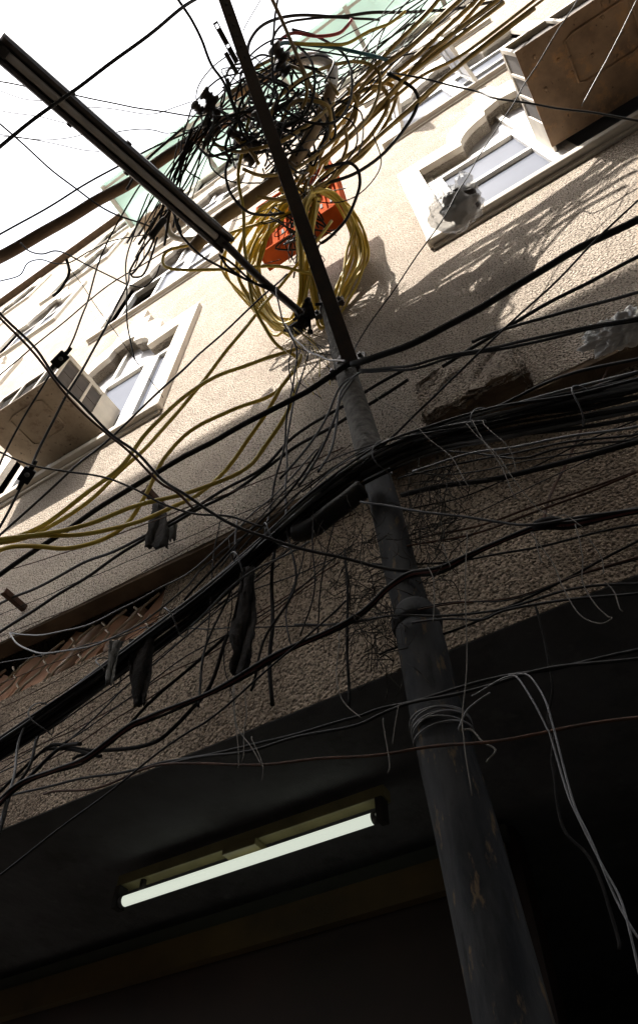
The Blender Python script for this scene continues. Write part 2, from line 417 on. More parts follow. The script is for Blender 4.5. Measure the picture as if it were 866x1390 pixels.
# mezzanine wall with the mesh-covered vent, soffit, shop interior
bm = bmesh.new(); ZS = 1.455
vx0, vx1, vz0, vz1 = -3.35, -1.87, 2.23, 2.437
slab(bm, [(XL,ZS+Z),(XL,2.437+Z),(XR,2.437+Z),(XR,ZS+Z)], [], LOW, LOW+.001)
bm.free(); bm = bmesh.new()
for x0, x1, z0, z1 in ((XL, vx0, ZS, 2.8), (vx1, XR, ZS, 2.8), (vx0, vx1, ZS, vz0)):
    q = [bm.verts.new(p) for p in ((x0,LOW,z0+Z),(x1,LOW,z0+Z),(x1,LOW,z1+Z),(x0,LOW,z1+Z))]; bm.faces.new(q)
for a, b in (((vx0,vz0),(vx1,vz0)), ((vx1,vz0),(vx1,vz1+.36)), ((vx0,vz0),(vx0,vz1+.36)), ((vx0,vz1+.36),(vx1,vz1+.36))):
    q = [bm.verts.new(p) for p in ((a[0],LOW,a[1]+Z),(b[0],LOW,b[1]+Z),(b[0],LOW+.45,b[1]+Z),(a[0],LOW+.45,a[1]+Z))]; bm.faces.new(q)
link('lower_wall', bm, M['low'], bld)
bm = bmesh.new(); box(bm, (vx0-.1, LOW+.46, vz0-.1+Z), (vx1+.1, LOW+.48, vz1+.4+Z)); link('vent_back', bm, M['dark'], bld)
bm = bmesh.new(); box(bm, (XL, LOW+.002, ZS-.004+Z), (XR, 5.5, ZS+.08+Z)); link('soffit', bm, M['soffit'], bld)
YB = 2.52
bm = bmesh.new(); box(bm, (XL, YB, -ZE+Z), (-.72, YB+.1, 1.403+Z)); link('shop_front', bm, M['maroon'], bld)
bm = bmesh.new(); box(bm, (XL, YB-.03, 1.345+Z), (-.74, YB-.002, 1.40+Z)); link('fascia_strip', bm, M['greenpaint'], bld)
bm = bmesh.new(); box(bm, (XL, YB-.045, 1.225+Z), (-.76, YB-.003, 1.342+Z)); link('fascia_board', bm, M['ochrepaint'], bld)
bm = bmesh.new(); box(bm, (-.715, 5.3, 0), (XR, 5.4, ZS-.06+Z)); box(bm, (1.0, 2.2, 0), (1.25, 5.2, ZS-.06+Z)); link('shop_wall', bm, M['dark'], bld)
# broken plaster block under the step, right of the pole
bm = bmesh.new(); bx = bmesh.new()
a = atY(566, 535, 1.375); b = atY(690, 462, 1.375)
bevbox(bm, (a.x, 1.40, 2.462+Z), (b.x, LOW+.02, 2.92+Z), .02)
bmesh.ops.subdivide_edges(bm, edges=list(bm.edges), cuts=7, use_grid_fill=True)
for v in bm.verts:
    v.co += Vector((R.gauss(0,.009), R.gauss(0,.006), R.gauss(0,.009)))
    if v.co.z > 2.7+Z: v.co.z -= .5*max(0, a.x+.3-v.co.x); v.co.y += .35*max(0, v.co.z-2.8-Z)
bm.normal_update()
bmesh.ops.recalc_face_normals(bm, faces=bm.faces)
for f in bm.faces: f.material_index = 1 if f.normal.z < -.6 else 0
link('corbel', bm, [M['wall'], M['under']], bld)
bx.free()
# the vent's mesh and what is stored behind it
bm = bmesh.new()
dx = .105
for i in range(-4, int((vx1-vx0)/dx)+1):
    pts = []
    for k in range(9):
        z = vz0+.004+.32*k/8; x = vx0+i*dx+.62*(z-vz0)+(.030 if (k//2+i) % 2 else -.030)
        if vx0 < x < vx1 and z < vz1+.06: pts.append(Vector((x, LOW+.004+.006*(i % 2), z+Z)))
    if len(pts) > 2: tube(bm, pts, .0065, 5)
tag(link('vent_mesh', bm, M['mesh'], bld), 'rusty diamond wire mesh')
for i in range(10):
    x = -3.3+i*.152+R.uniform(-.02, .02); bm = bmesh.new(); le = .30+R.uniform(-.06, .05); yy = LOW+.045+R.uniform(0, .012)+.008*(i % 2)
    p = Vector((x, yy, vz0+.012+Z+.03)); q = p+Vector((math.sin(.62)*le, .015, math.cos(.62)*le))
    if i not in (5, 7):
        d = (q-p).normalized(); w = Vector((0,-1,0)); w = (w-d*w.dot(d)).normalized(); u = d.cross(w)
        mt = Matrix(((*u,0),(*w,0),(*d,0),(0,0,0,1))).transposed(); mt.translation = p
        bevbox(bm, (-.062,-.012,0), (.062,.012,le), .005, 0, mt)
        tag(link('terracotta_slab', bm, M['terra']), 'terracotta slab leaning inside the mesh-covered vent', 'tile', 'terracotta pieces stored in the vent')
    else:
        lathe(bm, [(0,.025),(0,.036),(.1,.046),(.9,.042),(1,.032),(1,.02)], p, q, 16)
        tag(link('clay_pipe', bm, M['terrap']), 'pale dusty clay pipe lying inside the mesh-covered vent', 'pipe', 'pale clay pipes stored in the vent')

# ------------------------------------------------------------------ air conditioners
def air_con(label, x0, x1, z0, yo, h, nl):
    z0 += Z; t = empty('air_conditioner', ((x0+x1)/2, WALL, z0), label, 'air conditioner')
    bm = bmesh.new(); th = .018; y1 = WALL+.06
    for lo, hi in (((x0,yo,z0+h-th),(x1,y1,z0+h)), ((x0,yo,z0),(x0+.025,yo+.03,z0+h-th)), ((x1-.025,yo,z0),(x1,yo+.03,z0+h-th)),
                   ((x0,y1-.22,z0),(x0+th,y1,z0+h-th)), ((x1-th,y1-.22,z0),(x1,y1,z0+h-th)),
                   ((x0+.025,yo,z0),(x1-.025,yo+.02,z0+.03)), ((x0+.025,yo,z0+h-.05),(x1-.025,yo+.02,z0+h-th)),
                   ((x0,yo+.03,z0),(x0+th,y1-.22,z0+.035)), ((x1-th,yo+.03,z0),(x1,y1-.22,z0+.035)),
                   ((x0,yo+.03,z0+h-.06),(x0+th,y1-.22,z0+h-th)), ((x1-th,yo+.03,z0+h-.06),(x1,y1-.22,z0+h-th))):
        bevbox(bm, lo, hi, .004)
    for k in range(1, 3):
        y = yo+.03+(y1-.25-yo)*k/3
        for xx in (x0, x1-th): bevbox(bm, (xx, y-.012, z0+.036), (xx+th, y+.012, z0+h-.061), .003)
    x = x0+(x1-x0)*.36; bevbox(bm, (x-.012, yo, z0+.031), (x+.012, yo+.02, z0+h-.051), .003)
    x = x0+(x1-x0)*.70; bevbox(bm, (x-.012, yo, z0+.031), (x+.012, yo+.02, z0+h-.051), .003)
    link('casing', bm, M['acw'], t)
    for xx in (x0+.008, x1-.014):
        bm = bmesh.new()
        for k in range(2 if nl == 3 else 1):
            z = z0+.036+(h-.10)*k/2; box(bm, (xx, yo+.035, z), (xx+.006, y1-.225, z+(h-.10)/(2 if nl == 3 else 1)-.006))
        link('louvre_panel', bm, M['acpanel'], t)
    bm = bmesh.new(); nf = 46
    for k in range(nf if nl == 3 else 14):
        if nl == 3: x = x0+.03+(x1-x0-.06)*k/nf; box(bm, (x, yo+.025, z0+.032), (x+.003, yo+.034, z0+h-.055))
        elif k % 5 == 2: z = z0+.035+(h-.1)*k/14; box(bm, (x0+.03, yo+.036, z), (x1-.03, yo+.0385, z+.004))
    box(bm, (x0+.03, yo+.04, z0+.03), (x1-.03, yo+.06, z0+h-.05))
    link('grille', bm, M['acpanel'], t)
    bm = bmesh.new()
    bevbox(bm, (x0-.01, yo-.012, z0-.018), (x1+.01, WALL-.005, z0-.002), .004)
    for k in range(6):
        xx = x0+.04+(x1-x0-.08)*k/5; bevbox(bm, (xx-.008, yo+.02, z0-.024), (xx+.008, yo+.05, z0-.017), .002)
    PM = M['panL' if nl == 3 else 'panR']; link('base_tray', bm, PM, t)
    bm = bmesh.new()
    xa, xb, ya, yb = x0+.3*(x1-x0), x0+.75*(x1-x0), yo+.1, yo+.36
    tube(bm, [Vector(p) for p in ((xa,ya,z0-.02),(xa+.05,ya-.02,z0-.02),(xb-.05,ya-.02,z0-.02),(xb,ya,z0-.02),(xb,yb,z0-.02),(xb-.05,yb+.02,z0-.02),(xa+.05,yb+.02,z0-.02),(xa,yb,z0-.02))], .009, 6, True)
    for k in range(9):
        p = Vector((R.uniform(x0+.05, x1-.05), R.uniform(yo+.05, WALL-.1), z0-.02)); lathe(bm, [(0,.012),(.6,.012),(1,.006)], p, p+Vector((0,0,-.008)), 10)
    link('pressed_rim', bm, PM, t)
    bm = bmesh.new()
    for xx in (x0+.06, x1-.06):
        tube(bm, [Vector((xx, yo+.12, z0-.03)), Vector((xx, WALL-.03, z0-.30))], .012, 6)
    return t
acr = air_con('wooden-bottomed air conditioner under which the sun never reaches, jutting from the right window', .94, 1.86, 5.15, .86, .50, 4)
acr['label'] = 'large window air conditioner with rusty brown base pan at upper right'
acl = air_con('cream louvred air conditioner jutting out of the arched window on the left', -3.80, -3.02, 4.89, .92, .46, 3)
p = atY(205, 285, 1.5)
ac3 = air_con('small pale air conditioner high on the wall behind the street lamp', -4.55, -3.85, 13.25, 1.0, .5, 3)

# ------------------------------------------------------------------ the pole
pole = empty('utility_pole', tuple(atY(675, 1300, 1.28)), 'weathered grey steel utility pole carrying the cable tangle', 'utility pole')
YP = 1.28
foot = atY(675, 1300, YP); up1 = atY(569, 860, YP)
dirn = (foot-up1).normalized(); base = foot + dirn*((foot.z)/(-dirn.z)) if dirn.z else foot
pole.location = base
axis = [base, foot, atY(605,1021,YP), atY(566,848,YP)]
bm = bmesh.new(); pts = spline(axis, 8); tube(bm, pts, [.064-.003*i/len(pts) for i in range(len(pts))], 28); link('lower_section', bm, M['pole'], pole)
axm = [atY(566,848,YP), atY(548,790,YP), atY(526,700,YP), atY(505,625,YP)]
bm = bmesh.new(); pts = spline(axm, 7); tube(bm, pts, .050, 24); link('middle_section', bm, M['pole'], pole)
axu = [atY(505,625,YP), atY(486,560,YP), atY(468,500,YP), atY(452,440,YP), atY(434,375,YP), atY(420,335,YP)]
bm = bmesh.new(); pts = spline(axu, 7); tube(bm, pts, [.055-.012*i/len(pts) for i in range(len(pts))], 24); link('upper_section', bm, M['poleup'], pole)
bm = bmesh.new(); A = atY(568,856,YP); B = atY(561,828,YP); lathe(bm, [(0,.0635),(.25,.068),(.5,.067),(.8,.058),(1,.05)], A, B, 28); link('step_collar', bm, M['pole'], pole)
def band(u, v, r, h, name='clamp_band', m='iron'):
    c = atY(u, v, YP); d = (atY(u-5, v-20, YP)-c).normalized()
    bm = bmesh.new(); lathe(bm, [(0,r*.9),(0,r),(.5,r*1.05),(1,r),(1,r*.9)], c-d*h/2, c+d*h/2, 24)
    o = d.cross(Vector((0,-1,0))).normalized()
    for s in (-1, 1):
        q = c+o*s*(r+.02)
        lathe(bm, [(0,.012),(1,.012)], q+Vector((0,-.03,0)), q+Vector((0,.03,0)), 6)
        box(bm, (-.022,-.012,-h/2), (.022,.012,h/2), 0, Matrix.Translation(q) @ Matrix.Rotation(0,4,'Z'))
    return link(name, bm, M[m], pole)
band(472, 497, .058, .06); band(447, 418, .056, .07); 
# mass of hardware at the lamp clamp
bm = bmesh.new()
for k in range(9):
    c = at(R.uniform(398, 432), R.uniform(412, 448), R.uniform(4.0, 4.15)); s = R.uniform(.018, .04)
    bevbox(bm, (-s,-s*.7,-s*.8), (s,s*.7,s*.8), .006, 0, Matrix.Translation(c) @ Matrix.Rotation(R.random()*3,4,'X') @ Matrix.Rotation(R.random()*3,4,'Z'))
for k in range(8):
    c = at(R.uniform(394, 455), R.uniform(408, 452), 4.05); d = Vector((R.gauss(0,1),R.gauss(0,1),R.gauss(0,1))).normalized()*.05
    lathe(bm, [(0,.018),(.25,.018),(.25,.009),(1,.009)], c-d, c+d, 6)
link('bracket_hardware', bm, M['blackmatte'], pole)
# leaning channel iron above
TB, TT = 3.12, 4.25
ib, it = at(476, 492, TB), at(300, -14, TT)
d = (it-ib).normalized(); u = d.cross((ib-EYE).normalized()).normalized(); w = u.cross(d)
ln = (it-ib).length; mt = Matrix(((*u,0),(*w,0),(*d,0),(0,0,0,1))).transposed(); mt.translation = ib
bm = bmesh.new()
bevbox(bm, (-.035,-.004,0), (.035,.004,ln), .002, 0, mt); bevbox(bm, (.027,.005,0), (.035,.07,ln), .002, 0, mt); bevbox(bm, (-.035,.005,0), (-.027,.07,ln), .002, 0, mt)
for k in range(9):
    z = ln-.06-.1*k
    lathe(bm, [(0,.008),(1,.008)], mt @ Vector((.0,-.012,z)), mt @ Vector((.0,-.003,z)), 8)
link('channel_iron', bm, M['iron'], pole)
# holed strap on its left
sa, sb = at(292, 30, 4.1), at(322, 85, 4.2); d = (sb-sa).normalized(); u = d.cross(sa.normalized()).normalized(); w = u.cross(d)
mt = Matrix(((*u,0),(*w,0),(*d,0),(0,0,0,1))).transposed(); mt.translation = sa; ln = (sb-sa).length
bm = bmesh.new()
for x0, x1, z0, z1 in ((-.016,-.008,0,ln),(.008,.016,0,ln),(-.008,.008,0,.012),(-.008,.008,.035,ln*.55),(-.008,.008,ln*.62,ln)):
    bevbox(bm, (x0,-.004,z0), (x1,.004,z1), .0015, 0, mt)
bevbox(bm, (-.045,-.008,.16), (-.018,.008,ln+.05), .002, 0, mt); bevbox(bm, (.018,-.01,.19), (.05,.012,ln+.04), .002, 0, mt)
link('holed_strap', bm, M['iron'], pole)
# insulators
def insulator(u, v, t, du, dv, s=1.0):
    a = at(u-du, v-dv, t-.02); b = at(u+du, v+dv, t+.03); bm = bmesh.new()
    prof = [(0,.012),(0,.03),(.06,.038),(.2,.04),(.28,.026),(.4,.024),(.5,.036),(.6,.024),(.72,.026),(.8,.041),(.94,.038),(1,.028),(1,.01)]
    lathe(bm, [(p, r*s) for p, r in prof], a, b, 16)
    link('insulator', bm, M['iron'], pole)
for a in ((284,132,4.3,9,8,1.15),(288,150,4.35,10,7,1.2),(287,172,4.4,9,9,1.1),(268,146,4.3,5,5,.8),(379,72,4.3,9,10,1.3),(383,92,4.35,8,6,1.1),(327,194,4.4,7,4,1.1),(345,196,4.4,7,4,1.1),(336,212,4.45,10,8,1.2),(373,176,4.3,6,8,1.1),(352,160,4.2,5,10,1.1),(318,182,4.3,6,4,.9)):
    insulator(*a)

# ------------------------------------------------------------------ street lamp with an unlit tube
A, B = at(309, 333, 4.15), at(-3, 61, 3.15)
lamp = empty('street_lamp', tuple(at(408, 428, 4.1)), 'long black street lamp with unlit fluorescent tube clamped to the pole', 'street lamp')
d = (B-A).normalized(); dn = (EYE-(A+B)/2); dn = (dn-d*dn.dot(d)); dz_ = Vector((0,0,-1)); dz_ = (dz_-d*dz_.dot(d)).normalized()
dn = (dn.normalized()*.55+dz_*.45).normalized(); s = d.cross(dn).normalized()
mt = Matrix(((*s,0),(*dn,0),(*d,0),(0,0,0,1))).transposed(); mt.translation = A; ln = (B-A).length
rs = 1 if s.dot(RT) > 0 else -1
bm = bmesh.new()
prof = [(-.058,-.055),(.058,-.055),(.062,.01),(.050,.024),(.026,.010),(.024,-.012),(-.034,-.012),(-.036,.012),(-.054,.026),(-.062,.01)]
for q0, q1 in ((0, ln),):
    ra = [bm.verts.new(mt @ Vector((x*rs, y, q0))) for x, y in prof]; rb = [bm.verts.new(mt @ Vector((x*rs, y, q1))) for x, y in prof]
    n = len(prof)
    for i in range(n): bm.faces.new((ra[i], ra[(i+1) % n], rb[(i+1) % n], rb[i]))
    bm.faces.new(ra); bm.faces.new(rb)
link('housing', bm, M['iron'], lamp)
bm = bmesh.new(); lathe(bm, [(0,.008),(0,.019),(.02,.019),(.98,.019),(1,.019),(1,.008)], mt @ Vector((-.005*rs,.008,.09)), mt @ Vector((-.005*rs,.008,ln-.05)), 16); link('tube', bm, M['tubeoff'], lamp)
for z0, z1 in ((.015,.085),(ln-.05,ln-.012)):
    bm = bmesh.new(); bevbox(bm, (-.028,-.01,z0), (.02,.03,z1), .005, 0, mt); link('tube_holder', bm, M['louv'], lamp)
for z, sd in ((.42,1),(.78,1),(1.12,1),(.7,-1),(1.05,-1),(.4,-1)):
    bm = bmesh.new(); bevbox(bm, ((.060 if sd > 0 else -.072)*1,-.02,z-.012), ((.072 if sd > 0 else -.060),.012,z+.012), .003, 0, mt); link('clip', bm, M['iron'], lamp)
bm = bmesh.new(); pts = spline([A+d*.05, at(350,375,4.17), at(385,405,4.16), at(412,428,4.1)], 6); tube(bm, pts, .024, 14); link('arm', bm, M['iron'], lamp)

# ------------------------------------------------------------------ fluorescent fixture under the soffit
fx = empty('fluorescent_light', (-1.6, 2.05, ZS-.05+Z), 'lit fluorescent batten light under the dark soffit', 'ceiling light')
X0, X1 = -2.215, -1.0; zt = ZS-.0505+Z
bm = bmesh.new(); bevbox(bm, (X0,2.03,zt-.045), (X1,2.085,zt-.002), .004)
link('batten', bm, M['batten'], fx)
bm = bmesh.new(); bevbox(bm, (-1.68,2.015,zt-.072), (-1.53,2.10,zt-.0455), .004); link('ballast_box', bm, M['batten'], fx)
bm = bmesh.new(); lathe(bm, [(0,.008),(0,.019),(1,.019),(1,.008)], Vector((X0+.03,2.045,zt-.105)), Vector((X1-.035,2.045,zt-.105)), 18); link('tube', bm, M['glow'], fx)
for xa, xb in ((X0+.0302, X0+.050), (X1-.055, X1-.0352)):
    bm = bmesh.new(); lathe(bm, [(0,.01),(0,.0200),(1,.0200),(1,.019)], Vector((xa,2.045,zt-.105)), Vector((xb,2.045,zt-.105)), 18); link('end_cap', bm, M['silver'], fx)
for x, sg in ((X0+.003, 1), (X1-.034, -1)):
    bm = bmesh.new(); bevbox(bm, (x,2.022,zt-.128), (x+.028,2.07,zt-.0455), .004); link('lamp_holder', bm, M['louv'], fx)
bm = bmesh.new(); lathe(bm, [(0,.012),(1,.012)], Vector((X0+.13,2.045,zt-.085)), Vector((X0+.13,2.045,zt-.046)), 10); link('starter', bm, M['louv'], fx)

# ------------------------------------------------------------------ orange junction box
c0 = at(350, 346, 5.2); W_ = atY(464, 272, c0.y).x-c0.x; H_ = .95
box_t = empty('junction_box', tuple(c0), 'open orange junction box behind the yellow coil at the pole top', 'junction box')
mt = Matrix.Translation(c0) @ Matrix.Rotation(.16, 4, 'X') @ Matrix.Rotation(math.pi, 4, 'Z') @ Matrix.Translation((-W_, 0, 0))
bm = bmesh.new(); DP = .16
bevbox(bm, (0,-DP,0), (W_,-DP+.012,H_), .004, 0, mt)
for lo, hi in (((0,-DP+.013,0),(.02,0,H_)),((W_-.02,-DP+.013,0),(W_,0,H_)),((.021,-DP+.013,0),(W_-.021,0,.02)),((.021,-DP+.013,H_-.02),(W_-.021,0,H_))):
    bevbox(bm, lo, hi, .004, 0, mt)
link('case', bm, M['orange'], box_t)
bm = bmesh.new()
for k in range(7):
    x = W_*(.1+.125*k); bevbox(bm, (x-.008,-DP+.013,.025), (x+.008,-DP+.04,H_-.025), .003, 0, mt)
link('rib', bm, M['orange'], box_t)
for k in range(6):
    x = W_*(.16+.125*k)
    for z in (.25, .55, .8):
        bm = bmesh.new(); bevbox(bm, (x-.012,-DP+.0125,H_*z-.04), (x+.012,-DP+.018,H_*z+.04), .002, 0, mt); link('terminal', bm, M['louv'], box_t)

# ------------------------------------------------------------------ cables
c_ = cable
GY = 'yellow cables running from the pole top'
# thick pair fixed at the clamp
c_('power_cable', 'thick black cable sagging from the clamp to the left frame edge', [(475,494),(440,516),(400,540),(300,593),(190,655),(100,713),(-15,790)], .0135, 'blackmatte', Y=1.2)
c_('power_cable', 'thickest black cable rising from the clamp towards the upper right', [(478,494),(505,487),(560,465),(640,425),(720,375),(800,330),(880,290)], .0155, 'black', Y=1.2)
c_('twin_cable', 'upper strand of the twin cable running from clamp to white plastic bag', [(488,502),(530,499),(560,496),(616,481),(682,469),(760,452),(830,437),(880,428)], .006, 'black', Y=1.22)
c_('twin_cable', 'lower strand of the twin cable running from clamp to white plastic bag', [(488,505),(530,503),(560,500),(616,485),(682,473),(760,456),(830,441),(880,431)], .006, 'black', Y=1.235)
c_('power_cable', 'black cable leaving the twin cable and climbing just above the ledge', [(640,464),(658,456),(703,442),(778,420),(853,400),(880,394)], .0065, 'black', Y=1.25)
c_('power_cable', 'black cable crossing the sun and shade edge right of the pole', [(600,498),(640,472),(711,431),(780,392),(866,349),(885,340)], .008, 'black', Y=1.3)
c_('power_cable', 'upper of two parallel black cables passing behind the pole below the clamp', [(-10,824),(60,793),(115,764),(180,737),(250,697),(300,668),(360,632),(400,592),(455,557),(500,530),(550,501)], .008, 'black', Y=1.40)
c_('power_cable', 'lower of two parallel black cables passing behind the pole below the clamp', [(-5,862),(12,850),(60,820),(115,785),(180,742),(250,702),(320,665),(400,608),(466,570),(502,549),(554,515)], .0085, 'black', Y=1.42)
c_('service_wire', 'straight thin black wire crossing diagonally in front of the right ledge', [(880,259),(866,272),(801,333),(737,399),(685,445),(616,511),(585,544),(524,599),(490,632)], .0042, 'black', t=(2.6,2.3))
c_('power_cable', 'single black cable arching above the right half of the bundle', [(540,605),(580,590),(616,575),(668,554),(731,524),(801,501),(880,484)], .005, 'black', Y=1.2)
c_('power_cable', 'stout dusty cable running below the right half of the bundle', [(545,672),(616,658),(703,643),(789,621),(880,597)], .008, 'blackmatte', Y=1.22)
c_('service_wire', 'thin wire just under the bundle sagging beside the rusty cable', [(530,605),(580,608),(628,614),(703,622),(760,608),(880,594)], .0035, 'black', Y=1.25)
c_('service_wire', 'thin straight wire crossing the wall under the right bundle', [(540,650),(616,631),(731,608),(880,586)], .0035, 'black', Y=1.27)
tri_ = [(-12,1100),(28,1066),(76,1045),(118,1029),(173,988),(200,976),(258,953),(315,924),(388,884),(461,850),(495,828),(524,799),(556,779),(602,772),(659,744),(726,715),(778,711),(824,701),(880,690)]
c_('triple_wire', 'black upper strand of the long wire crossing low over the pole', [(u,v-2.5) for u,v in tri_], .0042, 'black', Y=1.16)
c_('triple_wire', 'red strand of the long wire crossing low over the pole', tri_, .0036, 'darkred', Y=1.165)
c_('triple_wire', 'grey lower strand of the long wire crossing low over the pole', [(u,v+3.2) for u,v in tri_], .0042, 'blackmatte', Y=1.17)
c_('service_wire', 'thin wire drooping from the bundle to the knot on the right wall', [(489,681),(559,692),(616,701),(674,707),(729,711),(800,702),(880,688)], .0035, 'black', Y=1.14)
dbl = [(-12,408),(0,423),(49,475),(92,530),(144,582),(185,614),(219,650)]
c_('twin_drop_wire', 'upper strand of the twin wire plunging past the left air conditioner', dbl+[(252,671),(315,712),(373,734),(450,753),(515,771),(573,775)], .0052, 'black', t=(2.6,1.9))
c_('twin_drop_wire', 'lower strand of the twin wire plunging past the left air conditioner', [(u-3,v+4) for u,v in dbl]+[(238,668),(262,690)], .0048, 'rust', t=(2.6,2.4))
c_('service_wire', 'thin wire passing under the left air conditioner to the cloth bracket', [(-10,604),(0,612),(40,632),(87,638),(145,650),(185,664),(219,683),(263,697),(315,702),(356,715)], .004, 'black', t=(2.8,2.3))
c_('power_cable', 'straight black cable rising past the left window to the lamp arm', [(-10,737),(0,728),(92,643),(144,600),(250,500),(278,475),(357,402),(390,372)], .0062, 'black', t=(3.0,4.3))
# yellow
ys = [
 ('looped yellow cable swinging out level below the street lamp end', [(428,373),(379,362),(310,365),(258,367),(226,362),(221,350),(232,339),(264,331),(316,315),(362,301),(400,285)], (4.3,4.8)),
 ('yellow cable dropping steeply past the lamp arm into the coil', [(338,160),(330,200),(324,237),(330,287),(333,339),(339,388),(350,427),(373,464),(402,484)], (4.4,4.1)),
 ('straightest yellow cable slanting from the coil to the lower left', [(450,300),(419,341),(373,396),(347,428),(327,452),(284,507),(238,564),(205,600),(167,637),(127,675),(81,707),(37,730),(-10,737)], (4.6,3.0)),
 ('yellow cable leaving the clamp nearly level then bending down left', [(410,468),(399,475),(344,492),(287,515),(243,544),(200,588),(162,635),(115,672),(58,713),(-10,740)], (4.1,3.0)),
 ('yellow cable with the deepest curve hooking below the wall shadow edge', [(408,482),(402,498),(373,533),(315,557),(258,585),(226,619),(209,650),(196,675),(173,710),(139,733),(95,744),(52,741),(15,743),(-10,752)], (3.9,2.9)),
 ('yellow cable crossing midway between the thick black cable and the wall', [(406,490),(399,504),(379,530),(344,588),(304,640),(272,669),(238,687),(188,707),(127,724),(52,727),(-10,737)], (3.9,2.9)),
 ('yellow cable passing lowest by the pole before joining the others', [(405,520),(389,562),(362,602),(339,632),(301,653),(252,669),(179,689),(115,713),(43,727),(-10,735)], (3.6,2.9)),
]
for lb, p, t in ys: c_('yellow_cable', lb, p, .0108, 'yellow', t=t, group=GY, cat='yellow cable', sides=8)
# coil of yellow cable: loops that hang on the pole top
for k in range(38):
    a = R.uniform(-11, 11); b = R.uniform(-6, 6); w = R.uniform(.2, 1.6)
    if k >= 32: lp = [(400,262+a),(360,285),(325+a,330+b),(318+a,372),(350+b,420),(392+a,452),(410,400),(405,330)]
    elif k < 19: lp = [(425,258),(452,266),(470+8*w,300+b),(480+5*w+a,345),(468+a,390+b),(446+b,425+14*w),(428,395),(420,340),(412,290)]
    else: lp = [(430,270),(405,266+a),(375+a,300),(348+b-10*(w-1),340),(345+a,385),(372+b,432),(402,440+a),(415,380),(420,310)]
    bm = bmesh.new(); tt = R.uniform(4.55, 4.95)
    pts = spline([at(u+R.uniform(-5,5), v+R.uniform(-5,5), tt+.25*math.sin(i*.7)) for i, (u, v) in enumerate(lp+[lp[0]])], 6)
    tube(bm, pts[:-1], .0098, 7, True)
    tag(link('cable_loop', bm, M['yellow']), 'loop of yellow cable in the coil hung at the pole top', 'cable loop', 'yellow loops coiled at the pole top')
GO = 'ochre cables fanning to the upper right'
os_ = [
 ('ochre cable uppermost of the fan rising to the top frame edge', [(385,262),(400,225),(437,162),(487,110),(539,58),(579,17),(605,-12)], (4.7,4.5)),
 ('ochre cable second from above in the fan at the top edge', [(395,270),(425,215),(465,150),(507,101),(562,58),(614,9),(634,-10)], (4.7,4.5)),
 ('ochre cable third from above in the fan at the top edge', [(398,290),(440,200),(480,148),(524,110),(588,55),(640,5),(655,-10)], (4.75,4.55)),
 ('ochre cable lowest in the fan bowing towards the open window', [(400,300),(440,228),(480,145),(521,113),(562,92),(596,64),(650,6),(664,-10)], (4.8,4.6)),
 ('ochre cable forming the inner of two big loops right of the pole', [(388,240),(400,222),(449,162),(478,130),(510,118),(524,127),(524,150),(495,193),(458,222),(429,250),(412,290)], (4.6,4.7)),
 ('ochre cable forming the outer of two big loops right of the pole', [(470,128),(500,112),(530,115),(537,133),(521,173),(487,214),(449,231),(420,262),(408,300)], (4.65,4.75)),
 ('ochre cable cutting across inside the big loops', [(487,128),(484,140),(472,167),(443,199),(400,222),(380,260)], (4.55,4.7)),
 ('ochre cable nearly hidden behind the others in the fan', [(370,190),(410,178),(455,160),(500,120),(548,70),(600,24),(628,-8)], (4.9,4.8)),
]
for lb, p, t in os_: c_('ochre_cable', lb, p, .0145, 'ochre', t=t, group=GO, cat='cable', sides=8)
c_('black_loop', 'thick black cable loop hanging furthest right of the tangle', [(525,100),(539,107),(562,121),(566,141),(550,173),(524,205),(489,231),(458,245),(430,252)], .012, 'black', t=(4.6,4.7))
c_('black_loop', 'black cable hooking down beside the yellow coil', [(440,228),(465,222),(478,223),(487,235),(487,258),(472,295),(452,318),(436,330)], .011, 'black', t=(4.5,4.6))
# top
c_('power_cable', 'thick black cable crossing the sky in front of the street lamp', [(-12,209),(0,199),(90,130),(180,65),(235,20),(262,2),(285,-12)], .0075, 'black', t=(2.7,3.2))
c_('service_wire', 'black wire running behind the lamp to the left insulators', [(-12,109),(0,111),(110,131),(190,147),(262,157),(284,156)], .0048, 'black', t=(4.6,4.35))
c_('service_wire', 'black wire slanting down under the lamp to the cable splitter', [(-12,157),(0,167),(36,200),(101,255),(150,287),(205,308)], .005, 'black', t=(3.5,4.0))
c_('power_cable', 'kinked black cable running parallel above the brown conduit', [(-12,324),(0,318),(43,295),(87,268),(121,248),(159,226),(210,200),(270,172)], .0062, 'black', t=(4.2,4.5))
c_('power_cable', 'black cable dropping from the top edge left of the channel iron', [(236,-12),(243,0),(261,29),(275,55),(287,87),(304,113),(321,153),(333,179),(345,200)], .0088, 'black', t=(4.0,4.3))
c_('power_cable', 'black cable hanging straight from the top edge right of the channel iron', [(378,-12),(377,0),(373,29),(370,75),(372,115),(376,130),(372,150)], .007, 'black', t=4.15)
bm = bmesh.new(); tube(bm, [at(381+11*math.cos(a), 126+11*math.sin(a), 4.15) for a in [i*math.pi/10 for i in range(20)]], .006, 6, True)
tag(link('wire_ring', bm, M['black']), 'small black ring of wire beside the channel iron', 'wire')
c_('bamboo_stick', 'thin tan stick slanting from the top edge into the tangle', [(364,-12),(370,0),(396,58),(422,118),(431,131)], .0115, 'tan', t=(4.0,4.4), cat='stick', wob=.001)
c_('service_wire', 'hair-thin black wire at the top edge beside the channel iron', [(356,-10),(353,0),(330,43)], .003, 'black', t=4.3)
c_('power_cable', 'thick black cable arching from the channel iron along the top', [(335,75),(339,58),(353,37),(373,26),(402,21),(458,22),(515,17),(602,14),(680,0)], .0105, 'black', t=(4.4,4.9))
